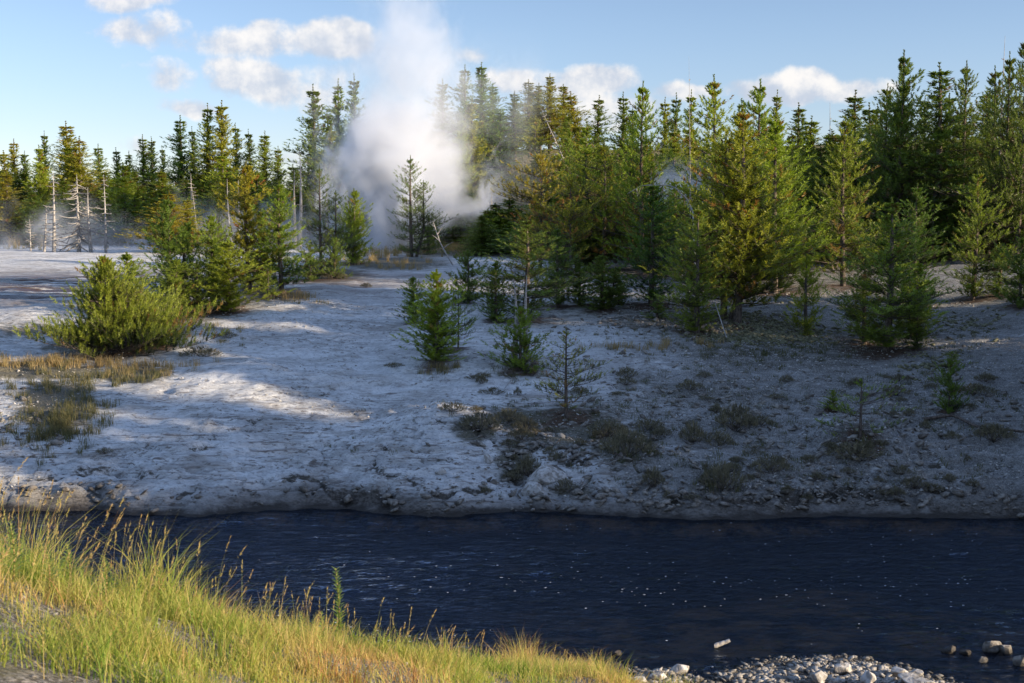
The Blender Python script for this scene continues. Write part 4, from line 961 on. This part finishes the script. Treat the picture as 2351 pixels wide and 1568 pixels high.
X = rs.uniform(-6, 8, 9000); Y = rs.uniform(4, 19, 9000); Z = height(X, Y); k = (Z > .1); X, Y, Z = X[k], Y[k], Z[k]
sz = 0.006 + 0.02 * rs.rand(len(X)) ** 3
scatter_stones('pebbles', np.stack([X, Y, Z + sz * .2], 1), sz, M_GREYROCK, 'grey pebbles between the grass of the near bank', 'pebbles', 34)

def boulder(seed, sx, sy_, sz_, rough=.22, cut=0.0):
    rs = np.random.RandomState(seed); V = I3.copy()
    for s_, a in ((1.1, rough), (2.6, rough * .5), (6, rough * .22)):
        o = rs.rand(3) * 20
        n = fbm(V[:, 0] * s_ + o[0] + V[:, 2] * .7, V[:, 1] * s_ + o[1] - V[:, 2] * s_ * .8, 3)
        V = V * (1 + 1.5 * a * n)[:, None]
    pl = rs.normal(size=(11, 3)); pl /= np.linalg.norm(pl, axis=1)[:, None]
    for q in pl:
        dd = V @ q; V = V - np.maximum(dd - .62, 0)[:, None] * q * .95
    V = V * np.array([sx, sy_, sz_])
    return V
def rock(px, py, wpx, hpx, mat_, label, seed, z=None, group=None, name='rock', rot=0, sink=.3):
    if z is None: X, Y, Z = on_ground(px, py)
    else: X, Y, Z = at_z(px, py, z)
    w = wpx * S / 1280 * Y / 2; h = hpx * S / 1280 * Y
    me = np_mesh(name, boulder(seed, w, w * .75, h / (1.15 - sink)), IF3, mat_, smooth=False)
    o = link(name, me); o.location = (X, Y, Z + h * .3 - 0.02); o.rotation_euler = (0, rot, R.uniform(-.3, .3))
    return tag(o, label, 'rock', group)
rock(1252, 1105, 95, 34, M_ROCK, 'large pale boulder set into the far bank below the lone open pine', 51, name='boulder')
rock(1225, 1130, 70, 22, M_ROCK, 'flat pale boulder just left of and below the large pale boulder', 52, name='boulder')
rock(1120, 1060, 30, 14, M_ROCK, 'small pale stone on the rounded rock dome', 53)
rock(1010, 1090, 34, 12, M_ROCK, 'flat pale stone low on the rounded rock dome', 54)
rock(1415, 1503, 24, 11, M_DARKROCK, 'black wet stone alone in the water near the grass', 55, z=0.0)
rock(2278, 1492, 52, 22, M_GREYROCK, 'largest rock standing in the water at the right', 56, z=0.0)
rock(2312, 1497, 34, 19, M_GREYROCK, 'pale rock in the water against the largest rock', 57, z=0.0)
rock(2178, 1496, 36, 11, M_DARKROCK, 'low dark rock in the water, left one of the touching pair', 58, z=0.0)
rock(2212, 1498, 34, 8, M_DARKROCK, 'flat dark slab in the water, right one of the touching pair', 59, z=0.0)
rock(2258, 1517, 34, 11, M_GREYROCK, 'brown rock in the water below the largest rock', 60, z=0.0)
rock(2346, 1525, 40, 20, M_GREYROCK, 'rock in the water cut by the right edge', 61, z=0.0)
rock(1562, 1537, 56, 14, M_ROCK, 'flat pale slab at the water edge right of the grass', 62, z=0.06)
rock(1515, 1556, 46, 16, M_ROCK, 'pale slab at the grass end, left of the flat pale slab', 63, z=0.08)
rock(1468, 1562, 50, 10, M_ROCK, 'thin white slab lying against the last grass', 64, z=0.12)
rock(1930, 1538, 46, 18, M_ROCK, 'upright white block at the top of the stone bar', 65, z=0.1)
rock(1880, 1556, 52, 18, M_ROCK, 'broad white block on the left part of the stone bar', 66, z=0.14)
rock(2060, 1548, 50, 18, M_ROCK, 'rounded white block on the right part of the stone bar', 67, z=0.1)
rock(2105, 1545, 48, 10, M_ROCK, 'flat white slab at the right end of the stone bar', 68, z=0.06)
rock(2105, 1566, 90, 14, M_ROCK, 'wide pale slab at the bottom edge on the right of the bar', 69, z=0.16)
rock(1990, 1562, 50, 18, M_ROCK, 'pale block at the bottom edge in the middle of the stone bar', 70, z=0.14)

# bank outcrops: slabs of bedded rock along the far waterline
def wood_piece(pts, r0, r1, mat_, label, cat, name, branches=()):
    V, F = [], []
    P_ = np.array(pts, float); ts = np.linspace(0, 1, 14)
    idx = np.linspace(0, 1, len(P_)); path = np.stack([np.interp(ts, idx, P_[:, i]) for i in range(3)], 1)
    path += np.random.RandomState(len(label)).normal(size=path.shape) * r0 * .06
    tube(path, r0 + (r1 - r0) * ts, 6, V, F)
    for (t, d3, L) in branches:
        o = path[int(t * 13)]; d3 = np.array(d3, float); tube([o, o + d3 * L * .5 + np.array([0, 0, .05 * L]), o + d3 * L], [r0 * .5, r0 * .35, r0 * .15], 4, V, F)
    return tag(link(name, np_mesh(name, np.array(V), np.array(F), mat_, smooth=True)), label, cat)
def gp(px, py, up=0.0):
    a, b, c = on_ground(px, py); return (a, b, c + up)
a = at_z(1640, 1483, .03); b = at_z(1676, 1470, .12)
wood_piece([a, b], .045, .03, M_DEAD, 'short driftwood log sticking out of the river', 'driftwood', 'driftwood_log')
wood_piece([gp(2120, 968, .05), gp(2190, 962, .10), gp(2240, 985, .06), gp(2300, 992, .05), gp(2360, 1000, .04)], .05, .03, M_BARK, 'long dark root lying across the right slope', 'root', 'exposed_root', [(.6, (-.3, -.9, -.2), 1.1)])
a = on_ground(1040, 610)
wood_piece([(a[0], a[1], a[2]), (a[0] - .7, a[1] + .3, a[2] + 1.2), (a[0] - 1.1, a[1] + .4, a[2] + 2.4)], .05, .02, M_DEAD, 'grey dead trunk leaning left beside the dark rounded pine', 'dead trunk', 'leaning_dead_trunk',
           [(.4, (.8, 0, .5), .7), (.6, (-.7, 0, .6), .6), (.75, (.6, .2, .9), .5), (.9, (-.6, 0, .5), .35)])
wood_piece([gp(1160, 862, .05), gp(1175, 880, .12), gp(1150, 905, .03)], .022, .01, M_DEAD, 'pale crooked dead branch on the ground under the bushy green pine', 'dead branch', 'dead_branch')
wood_piece([gp(1220, 742, .5), gp(1262, 745, .62), gp(1290, 760, .5)], .02, .008, M_DEAD, 'curved pale branch reaching right out of the bushy green pine', 'dead branch', 'dead_branch')
wood_piece([gp(1395, 735, .05), gp(1440, 728, .08), gp(1490, 730, .05)], .04, .02, M_DEAD, 'fallen grey log in the shade below the heavy dark pine column', 'log', 'fallen_log')
a = at_d(1475, 425, 58); b = at_d(1545, 425, 57); c = at_d(1590, 470, 57); k0 = at_d(1440, 445, 58)
wood_piece([gp(1600, 700, 0), c, b, a, k0], .045, .012, M_DEAD, 'grey arching bent dead trunk in front of the small steam plume', 'dead trunk', 'arching_dead_trunk', [(.8, (-.3, 0, -.9), .5), (.9, (.1, 0, -.9), .4), (.7, (0, 0, -1), .6)])
wood_piece([at_d(1668, 775, 41), at_d(1640, 690, 41.5)], .02, .01, M_DEAD, 'thin dead stem leaning left in front of the ragged green pine', 'dead stem', 'dead_sapling')

# ------------------------------------------------------------------ low shrubs, grass tufts on the far bank
def make_shrub(seed, H, Wd, n, mat_, K=10, nl=.06, nw=.012):
    rr = random.Random(seed); T = []; V, F = [], []
    for i in range(n):
        az = rr.uniform(0, 6.283); r = Wd / 2 * rr.random() ** .6; z = H * (1 - (2 * r / Wd) ** 2 * .7) * rr.uniform(.35, 1.0)
        p = np.array([math.cos(az) * r, math.sin(az) * r, z]); d = np.array([p[0] * .6, p[1] * .6, .7 * H + .1]) + np.array([rr.uniform(-.2, .2), rr.uniform(-.2, .2), 0]) * H; d /= np.linalg.norm(d)
        T.append((*p, *d, .09, rr.uniform(.1, .9)))
        if i % 6 == 0: tube([(0, 0, -.05), p], [.008, .003], 3, V, F)
    Vn, Fn, tt = needles(T, K, nl, nw, np.random.RandomState(seed), .9)
    return np_mesh('foliage', Vn, Fn, mat_, attrs={'tint': tt}), np_mesh('stem', np.array(V), np.array(F), M_BARK)
SHR = [make_shrub(200 + i, .34, .85, 210, M_SAGE) for i in range(3)]
def shrub(px, py, wpx, hpx, label, group):
    X, Y, Z = on_ground(px, py); f, s_ = SHR[R.randrange(3)]
    e = bpy.data.objects.new('low_shrub', None); COL.objects.link(e); e.location = (X, Y, Z - .02)
    w = wpx * S / 1280 * Y; h = hpx * S / 1280 * Y; rz = R.uniform(0, 6)
    for nm, me in (('foliage', f), ('stem', s_)):
        o = link(nm, me, e); o.scale = (w / .85, w / .85, h / .40); o.rotation_euler = (0, 0, rz)
    tag(e, label, 'shrub', group)
    if not group: LITTER.append((X, Y, w * .33))
    return e
for (x, y, w, h, l) in [
    (1100, 985, 85, 42, 'grey brown shrub above the cracks of the rock dome'), (1165, 968, 80, 30, 'pale sage green shrub left of the lone open pine'),
    (1040, 945, 60, 22, 'small brown shrub on the white slope left of the sage green one'), (1205, 985, 60, 30, 'dark shrub between the sage green shrub and the lone open pine'),
    (1440, 1045, 120, 60, 'big dark shrub right of the brown litter under the lone open pine'), (1395, 1000, 90, 38, 'dark green shrub at the right foot of the lone open pine'),
    (1487, 985, 70, 26, 'round olive shrub over bright rock right of the big dark shrub'), (1440, 865, 50, 24, 'small grey green shrub on gravel, upper one of the two beside the lone open pine'),
    (1438, 885, 44, 18, 'small grey green shrub on gravel, lower one of the two beside the lone open pine'), (1590, 1015, 60, 50, 'upright grey shrub in the middle of the right slope'),
    (1650, 1025, 70, 34, 'low grey shrub right of the upright grey shrub'), (1690, 985, 90, 60, 'dark twiggy shrub above bright bare rock'), (1585, 895, 60, 24, 'brown tuft shrub on the gravel'),
    (1500, 1120, 50, 45, 'dark plant hanging low over the river bank'), (1660, 1125, 100, 62, 'tall tufted shrub just above the waterline'), (1770, 1085, 90, 40, 'black brown shrub among rubble above the waterline'),
    (1960, 1050, 120, 34, 'matted brown growth on the mound below the small sparse pine'), (1215, 1090, 60, 50, 'dark shrub in the crack left of the large pale boulder'),
    (1300, 1130, 50, 30, 'olive tuft shrub right below the large pale boulder'), (1195, 1010, 60, 30, 'dark moss shrub on the crack below the sage green shrub'),
    (1745, 975, 60, 24, 'flat dark shrub on pale sand'), (2100, 1120, 60, 26, 'brown shrub on the lower right bank'), (2280, 1010, 90, 40, 'grey twiggy shrub near the right edge'),
    (2240, 905, 90, 24, 'low dark mat shrub right of the egg shaped pine'), (1130, 905, 60, 16, 'flat brown shrub on the gravel below the bushy green pine'), (460, 818, 90, 24, 'dark low shrub on the white slope right of the wide bushy pine'),
    (520, 775, 50, 14, 'small green shrub above the dark low shrub'), (905, 842, 46, 12, 'tiny dark shrub on the white path'), (840, 660, 26, 12, 'small round dark shrub on the upper path'),
    (240, 1045, 40, 12, 'lone moss tuft on the smooth white rock'), (1330, 905, 40, 20, 'small shrub pressed to the left of the lone pine trunk'), (2060, 905, 60, 22, 'mossy low shrub above the small sparse pine'),
    (1520, 1000, 50, 20, 'pair-leaved low shrub left of the upright grey shrub'), (770, 640, 60, 18, 'grey shrub beside the path below the yellow green pine')]:
    shrub(x, y, w, h, l, None)
rr = random.Random(77)
for i in range(80):
    x = rr.uniform(1080, 2340); y = rr.uniform(860, 1150)
    if 1230 < x < 1400 and y < 980: continue
    w_ = rr.uniform(18, 48); sz_ = 'tiny ' if w_ < 28 else ('small ' if w_ < 39 else 'wider ')
    SM = [((1110, 980), 'the shrubs above the rock dome'), ((1180, 1080), 'the dark crack left of the pale boulder'), ((1290, 1100), 'the large pale boulder'), ((1420, 900), 'the lone open pine'), ((1450, 1050), 'the big dark shrub'),
          ((1600, 900), 'the brown tuft shrub'), ((1600, 1010), 'the upright grey shrub'), ((1690, 985), 'the dark twiggy shrub'), ((1660, 1120), 'the tall tufted shrub at the water'), ((1800, 870), 'the mossy ground'), ((1800, 1080), 'the rubble above the waterline'),
          ((1975, 940), 'the small sparse pine'), ((1970, 1080), 'the brown mound'), ((2178, 900), 'the egg shaped pine'), ((2200, 1000), 'the long dark root'), ((2150, 1110), 'the lower right bank edge'), ((2310, 1000), 'the right edge shrub'), ((1250, 890), 'the bushy green pine')]
    mk = min(SM, key=lambda m: math.hypot(m[0][0] - x, (m[0][1] - y) * 1.5))
    side_ = 'left of ' if x < mk[0][0] - 25 else ('right of ' if x > mk[0][0] + 25 else ('above ' if y < mk[0][1] else 'below '))
    shrub(x, y, w_, rr.uniform(8, 22), sz_ + 'dark tuft shrub ' + side_ + mk[1], 'little shrubs on the right slope')

# blades: numpy ribbons
def blades(P_, Hh, bend, width, tint, seed, seg=3, az=None):
    rs = np.random.RandomState(seed); n = len(P_)
    a = rs.rand(n) * 6.283 if az is None else az
    lean = np.stack([np.cos(a), np.sin(a), np.zeros(n)], 1); fa = rs.rand(n) * 6.283
    side = np.stack([np.cos(fa), np.sin(fa), np.zeros(n)], 1)
    rows = []
    for i in range(seg + 1):
        t = i / seg
        c = P_ + lean * (bend * Hh * t * t)[:, None]; c = c + np.stack([np.zeros(n), np.zeros(n), Hh * (t - 0.25 * bend * t * t)], 1)
        w = width * (1 - t) ** .6 * (.5) if i < seg else width * 0
        if i < seg: rows.append(c - side * w[:, None]); rows.append(c + side * w[:, None])
        else: rows.append(c)
    V = np.stack(rows, 1); k = V.shape[1]
    f = []
    for i in range(seg - 1): f += [(2 * i, 2 * i + 1, 2 * i + 3), (2 * i, 2 * i + 3, 2 * i + 2)]
    f.append((2 * seg - 2, 2 * seg - 1, 2 * seg))
    F = (np.array(f)[None] + (np.arange(n) * k)[:, None, None]).reshape(-1, 3)
    return V.reshape(-1, 3), F, np.repeat(np.clip(tint, 0, 1), k)
def merge(parts):
    V = []; F = []; T = []; b = 0
    for (v, f, t) in parts: V.append(v); F.append(f + b); T.append(t); b += len(v)
    return np.concatenate(V), np.concatenate(F), np.concatenate(T)

rs = np.random.RandomState(61); parts = []
GR = [(60, 838, 160, 10, 1500, .30, .8), (230, 842, 160, 8, 1500, .32, .8), (340, 858, 70, 9, 500, .25, .7), (140, 880, 90, 26, 1500, .28, .35), (150, 960, 90, 30, 2600, .30, .3), (130, 995, 60, 18, 900, .3, .4), (290, 875, 80, 16, 700, .25, .3),
      (480, 755, 70, 6, 300, .25, .6), (660, 685, 50, 7, 500, .35, .9), (1020, 845, 40, 8, 300, .28, .5), (1420, 800, 55, 6, 320, .3, .8), (1525, 798, 22, 5, 160, .3, .9), (1620, 790, 22, 5, 160, .3, .9), (1440, 1030, 70, 28, 500, .25, .1),
      (1760, 810, 150, 22, 2200, .16, .2), (1600, 840, 100, 20, 500, .14, .3), (930, 610, 60, 5, 500, .4, .9), (950, 585, 120, 5, 900, .4, .7), (1080, 572, 90, 5, 2400, .5, .75), (880, 585, 50, 5, 1200, .5, .85), (150, 556, 200, 4, 6000, .8, .85), (40, 570, 120, 3, 700, .35, .4),
      (1390, 560, 60, 8, 500, .5, .9), (1650, 1120, 50, 20, 300, .25, .2), (1970, 1040, 50, 14, 300, .2, .3), (2200, 780, 140, 20, 400, .12, .2), (1300, 960, 260, 60, 1300, .13, .15), (1750, 960, 330, 70, 4200, .13, .25), (2150, 900, 160, 70, 2200, .12, .2), (1550, 1080, 300, 26, 900, .13, .1), (2050, 1090, 220, 26, 600, .12, .2), (450, 790, 90, 20, 350, .14, .3), (1250, 850, 160, 12, 500, .14, .3), (1500, 760, 200, 20, 700, .13, .3), (700, 690, 60, 10, 250, .2, .6), (1480, 900, 150, 24, 500, .10, .1)]
for gi, (a, b, rx, ry, n, hh, tn) in enumerate(GR):
    c = on_ground(a, b); sx_ = rx * S / 1280 * c[1]; c2 = on_ground(a, b - ry); sy_ = max(.3, abs(c2[1] - c[1]))
    # clumps
    nc = max(6, n // 22); CX = c[0] + rs.normal(size=nc) * sx_ * .75; CY = c[1] + rs.normal(size=nc) * sy_ * .75
    pk = rs.randint(nc, size=n)
    X = CX[pk] + rs.normal(size=n) * .07; Y = CY[pk] + rs.normal(size=n) * .07
    k = Y > np.interp(X, SHX, SHY) + .4; X, Y = X[k], Y[k]; m = len(X)
    H_ = hh * rs.uniform(.5, 1.25, m)
    parts.append(blades(np.stack([X, Y, height(X, Y) - .02], 1), H_, rs.uniform(.05, .5, m), np.full(m, .010 + .00010 * c[1]), tn + rs.normal(size=m) * .18, 300 + gi))
V, F, T = merge(parts)
tag(link('dry_grass', np_mesh('dry_grass', V, F, M_DRY, attrs={'tint': T})), 'tufts of dry grass on the far bank', 'dry grass', kind='stuff')

# moss cushions on the mid right
pts = []
for (a, b, rx, ry, n) in [(1760, 775, 120, 12, 700), (1700, 740, 130, 22, 500), (1850, 760, 60, 14, 250), (2190, 745, 90, 20, 200), (2150, 830, 60, 30, 120)]:
    for i in range(n):
        pts.append((rs.normal(a, rx * .6), rs.normal(b, ry * .6)))
cs = [on_ground(a, b) for a, b in pts[::3]]
P_ = np.array(cs); 
P_ = np.repeat(P_, 3, 0) + np.concatenate([rs.normal(size=(len(P_) * 3, 2)) * .25, np.zeros((len(P_) * 3, 1))], 1)
P_[:, 2] = height(P_[:, 0], P_[:, 1])
scatter_stones('moss', P_, rs.uniform(.04, .12, len(P_)), M_MOSS, 'pale moss cushions covering the ground under the pines', 'moss', 62, .55)

# ------------------------------------------------------------------ near bank grass
rs = np.random.RandomState(91)
def sample(n, y0, y1, yp=1.3):
    Y = y0 + (y1 - y0) * rs.rand(n) ** yp
    X = (rs.rand(n) * 1.02 - .55) * Y * .86
    return X, Y
parts = []
n = 330000
X, Y = sample(n, 4.2, 21, 1.15)
Zc = height(X, Y, False)
dens = 0.85 + 1.3 * fbm(X * 1.6, Y * 1.6, 4) + .35 * np.clip((Y - 7) / 6, 0, 1)
crest = np.interp(X, ctl[:6, 0], ctl[:6, 1])
bare = np.exp(-(((X - 0.9) / 2.0) ** 2 + ((Y - 7.2) / 1.0) ** 2)) * .75 + np.exp(-(((X + 2.0) / .7) ** 2 + ((Y - 4.95) / .42) ** 2)) * 1.9
k = (Zc > .12) & (rs.rand(n) < dens - bare) & (Y < crest + 3.5) & (X < Y * .145)
X, Y, Zc = X[k], Y[k], Zc[k]; n = len(X); crest = crest[k]
edge = np.clip((Y - (crest - 1.6)) / 1.6, 0, 1); edge[Y > crest + 1] = .8
lefty = 1 - sstep(X, -4, 1)
H_ = (0.15 + 0.15 * edge + 0.14 * lefty * edge) * rs.uniform(.4, 1.5, n) * np.clip(0.85 + 1.3 * fbm(X * 2.2 + 5, Y * 2.2, 3), .3, 1.8)
tn = .56 + .50 * fbm(X * 1.1 + 30, Y * 1.1, 4) + rs.normal(size=n) * .17 + .16 * sstep(X, -2, 3)
parts.append(blades(np.stack([X, Y, Zc - .02], 1), H_, rs.uniform(.1, .9, n), .0032 + .0022 * rs.rand(n) + .0003 * Y, tn, 92, 3))
# flowering stalks
n = 9000
X, Y = sample(n, 5, 21, 1.0); Zc = height(X, Y, False); crest = np.interp(X, ctl[:6, 0], ctl[:6, 1])
n_ = np.exp(-np.maximum(crest - 1.2 - Y, 0) / 1.5)
k = (Zc > .3) & (Y < crest + 2.5) & (rs.rand(n) < .25 + .75 * n_) &  (X < Y * .13) & (rs.rand(n) < .55 + .5 * fbm(X * .7, Y * .7 + 9, 3))
X, Y, Zc = X[k], Y[k], Zc[k]; n = len(X)
lefty = 1 - sstep(X, -3.6, 0.5)
H_ = (.22 + .30 * lefty) * rs.uniform(.5, 1.5, n)
az = rs.normal(size=n) * .8 + .2
bd = rs.uniform(.02, .35, n)
SP_ = np.stack([X, Y, Zc - .02], 1)
parts.append(blades(SP_, H_, bd, np.full(n, .0036), .72 + rs.normal(size=n) * .12, 93, 4, az))
tipp = SP_ + np.stack([np.cos(az) * bd * H_, np.sin(az) * bd * H_, H_ * (1 - .25 * bd)], 1)
dv = np.stack([np.cos(az) * bd * 2, np.sin(az) * bd * 2, 1 - .5 * bd], 1); dv /= np.linalg.norm(dv, axis=1)[:, None]
Tt = np.concatenate([tipp - dv * .07, dv, (.05 + .05 * rs.rand(n))[:, None], (.70 + .20 * rs.rand(n))[:, None]], 1)
v, f, t = needles(Tt, 16, .016, .0045, rs, .5); parts.append((v, f, t))
V, F, T = merge(parts)
tag(link('grass', np_mesh('grass', V, F, M_GRASS, attrs={'tint': T})), 'sunlit yellow green grass with seed heads on the near bank', 'grass', kind='stuff')

# leafy weeds in the near grass
def make_weed(seed, H, n, ll, tint=.35):
    rr = random.Random(seed); V, F = [], []
    tp = lambda t: np.array([.04 * H * math.sin(t * 3), .02 * H * t, H * t])
    ts = np.linspace(0, 1, 7); tube([tp(t) for t in ts], [.006 * (1 - .7 * t) + .001 for t in ts], 5, V, F)
    sm = np_mesh('stem', np.array(V), np.array(F), M_WEEDSTEM, smooth=True)
    LV, LF, LT = [], [], []
    for i in range(n):
        t = .18 + .82 * i / n; az = i * 2.4 + rr.uniform(-.3, .3); L = ll * (1.15 - .75 * t) * rr.uniform(.7, 1.2)
        hd = np.array([math.cos(az), math.sin(az), 0]); sd = np.array([-hd[1], hd[0], 0]); b = len(LV); o = tp(t)
        up = .75
        pts = [o, o + hd * L * .4 + sd * L * .17 + np.array([0, 0, L * up * .5]), o + hd * L * .4 - sd * L * .17 + np.array([0, 0, L * up * .5]), o + hd * L * .85 + np.array([0, 0, L * up * .75])]
        LV += pts; LF += [(b, b + 1, b + 2), (b + 1, b + 3, b + 2)]; LT += [max(0, min(1, tint + rr.uniform(-.2, .3)))] * 4
    return sm, np_mesh('leaves', np.array(LV), np.array(LF), M_WEED, attrs={'tint': np.array(LT)})
M_WEEDSTEM = wood_material("weed_stem", (0.22, 0.24, 0.07), (0.38, 0.22, 0.11), 30)
WD = [make_weed(400, .62, 120, .085, .3), make_weed(401, .6, 80, .10, .45), make_weed(402, .5, 60, .11, .6)]
def weed(px, ytop, ybase, d, k, label):
    r = ray(px, ybase); X = r[0] / r[1] * d; Z = float(height(X, d, False))
    r = ray(px, ytop); H = CAMZ + r[2] / r[1] * d - Z; X = r[0] / r[1] * d
    e = bpy.data.objects.new('weed_plant', None); COL.objects.link(e); e.location = (X, d, Z - .02)
    for nm, me in zip(('stem', 'leaves'), WD[k]):
        o = link(nm, me, e); s_ = H / [.62, .6, .5][k]; o.scale = (max(.8, min(s_, 1.2)),) * 2 + (s_,)
    tag(e, label, 'weed', None)
weed(769, 1302, 1500, 10.2, 0, 'tall leafy green weed spike standing alone against the water')
weed(20, 1190, 1400, 6.6, 1, 'leafy weed at the left edge, reaching above the grass')
weed(235, 1270, 1430, 7.4, 1, 'leafy weed with reddish stem left of the grass hummock')
weed(358, 1290, 1420, 7.9, 2, 'yellowish leafy weed in the grass, next right of the reddish stemmed one')
weed(105, 1265, 1420, 6.8, 2, 'broad pale leafy weed second from the left edge')
weed(150, 1240, 1420, 7.2, 1, 'pale green leafy weed behind the broad pale one')
weed(735, 1400, 1530, 9.4, 2, 'short leafy weed just left of and below the tall leafy spike')
weed(690, 1330 + 70, 1520, 9.0, 1, 'brown withered weed left of the short leafy weed')
weed(475, 1385, 1490, 8.4, 2, 'small pale leafy weed half sunk in the golden grass')

# ------------------------------------------------------------------ steam
def steam(name, label, loc, size, build, col=(0.93, 0.95, 0.99)):
    m, g = mat(name + "_vapour")
    t = g.n('ShaderNodeTexCoord'); sp = g.n('ShaderNodeSeparateXYZ'); g.put(sp.inputs[0], t.outputs['Object'])
    dn = build(g, t.outputs['Object'], sp.outputs[0], sp.outputs[1], sp.outputs[2])
    v = g.n('ShaderNodeVolumePrincipled'); v.inputs['Color'].default_value = col + (1,); g.put(v.inputs['Density'], dn); v.inputs['Anisotropy'].default_value = 0.15
    out(g, None, vol=v.outputs[0])
    m.cycles.homogeneous_volume = False
    bm = bmesh.new(); bmesh.ops.create_cube(bm, size=1.0)
    for q in bm.verts: q.co = Vector((q.co.x * size[0], q.co.y * size[1], (q.co.z + .5) * size[2]))
    me = bpy.data.meshes.new(name); bm.to_mesh(me); bm.free(); me.materials.append(m)
    o = link(name, me); o.location = loc; return tag(o, label, 'steam', kind='stuff')
def curve(g, z, pts):
    r = g.n('ShaderNodeFloatCurve'); c = r.mapping.curves[0]; zmax = pts[-1][0]; lo = min(p[1] for p in pts); hi = max(p[1] for p in pts); hi = hi if hi > lo else lo + 1
    while len(c.points) < len(pts): c.points.new(.5, .5)
    for i, (a, b) in enumerate(pts): c.points[i].location = (a / zmax, (b - lo) / (hi - lo))
    r.mapping.update(); g.put(r.inputs['Value'], g.m('DIVIDE', z, zmax, clamp=True))
    return g.m('ADD', g.m('MULTIPLY', r.outputs[0], hi - lo), lo)
DP = 88.0
def wx_at(px): return (px * S - 512) / 1280 * DP
def wz_at(py):
    r = ray(1175, py); return CAMZ + r[2] / r[1] * DP
BX, BZ = wx_at(930), float(height(wx_at(930), DP)) - .3
def main_plume(g, co, x, y, z):
    def zz(py): return wz_at(py) - BZ
    pts = [(0, 870), (zz(500), 915), (zz(430), 935), (zz(330), 915), (zz(240), 925), (zz(150), 950), (zz(60), 935), (zz(-100), 925), (30, 925)]
    ctr = curve(g, z, [(a, wx_at(b) - BX) for a, b in pts])
    rad = curve(g, z, [(a, b * S / 1280 * DP) for a, b in [(0, 85), (zz(500), 150), (zz(430), 210), (zz(330), 195), (zz(240), 165), (zz(150), 180), (zz(60), 140), (zz(-100), 125), (30, 110)]])
    n1 = g.noise(g.mapv(co, (1, 1, .8)), .30, 6, .62, .8)
    n0 = g.noise(g.mapv(co, (1, 1, .6), (4, 0, 2)), .11, 2, .5)
    dx = g.m('SUBTRACT', g.m('ADD', x, g.m('MULTIPLY', g.m('SUBTRACT', n0, .5), 5)), ctr)
    q = g.m('SQRT', g.m('ADD', g.m('MULTIPLY', dx, dx), g.m('MULTIPLY', g.m('MULTIPLY', y, y), 1.3)))
    q = g.m('DIVIDE', q, rad)
    f = g.m('ADD', g.m('SUBTRACT', 1.0, q), g.m('MULTIPLY', g.m('SUBTRACT', n1, .5), 3.4))
    f = g.ss(f, 0.05, 0.95)
    amt = curve(g, z, [(0, 2.2), (zz(480), 1.7), (zz(400), 1.2), (zz(300), .8), (zz(200), .32), (zz(100), .21), (zz(0), .16), (zz(-150), .10), (30, .0)])
    return g.m('MULTIPLY', f, amt)
steam('steam_plume', 'tall white column of steam rising from the vent beyond the lone pine', (BX, DP, BZ), (26, 12, 30), main_plume)
def low_mist(g, co, x, y, z):
    n1 = g.noise(g.mapv(co, (1, 1, .8)), .30, 5, .6, .4)
    f = g.ss(g.m('ADD', n1, g.m('MULTIPLY', z, -.035)), .44, .72)
    ex = g.m('MULTIPLY', g.ss(g.m('ABSOLUTE', x), 10.5, 14.5, 1, 0), g.ss(g.m('ABSOLUTE', y), 3.0, 6.0, 1, 0))
    ez = g.ss(z, 2, 8.5, 1, 0)
    return g.m('MULTIPLY', g.m('MULTIPLY', f, .42), g.m('MULTIPLY', ex, ez))
lx = (430 * S - 512) / 1280 * 92
steam('low_steam', 'thin drifting steam over the flat before the left woods', (lx, 90, float(height(lx, 90)) - .2), (30, 13, 9), low_mist)
def knoll_mist(g, co, x, y, z):
    n1 = g.noise(g.mapv(co, (1, 1, .9)), .26, 5, .6, .4)
    f = g.ss(n1, .42, .72)
    ex = g.m('MULTIPLY', g.ss(g.m('ABSOLUTE', x), 2.0, 4.8, 1, 0), g.ss(g.m('ABSOLUTE', y), 1.5, 3.8, 1, 0))
    return g.m('MULTIPLY', g.m('MULTIPLY', f, .17), g.m('MULTIPLY', ex, g.ss(z, 8, 15.5, 1, 0)))
kx = (1130 * S - 512) / 1280 * 94
steam('drifting_steam', 'thin drifting steam in front of the grassy knoll', (kx, 94, float(height(kx, 94)) + .5), (10, 8, 16), knoll_mist)
def small_plume(g, co, x, y, z):
    n1 = g.noise(co, .45, 4, .6)
    q = g.m('SQRT', g.m('ADD', g.m('MULTIPLY', x, x), g.m('MULTIPLY', y, y)))
    f = g.ss(g.m('ADD', g.m('SUBTRACT', 1, g.m('DIVIDE', q, 2.4)), g.m('MULTIPLY', g.m('SUBTRACT', n1, .5), 1.5)), 0, .8)
    return g.m('MULTIPLY', f, g.ss(z, 2.5, 6.0, .8, 0))
kx = (1565 * S - 512) / 1280 * 70
steam('small_steam_plume', 'small white steam plume glimpsed between the middle right pines', (kx, 70, float(height(kx, 70))), (6, 6, 11), small_plume)
print("TREES", len(TREES), "objects", len(bpy.data.objects))
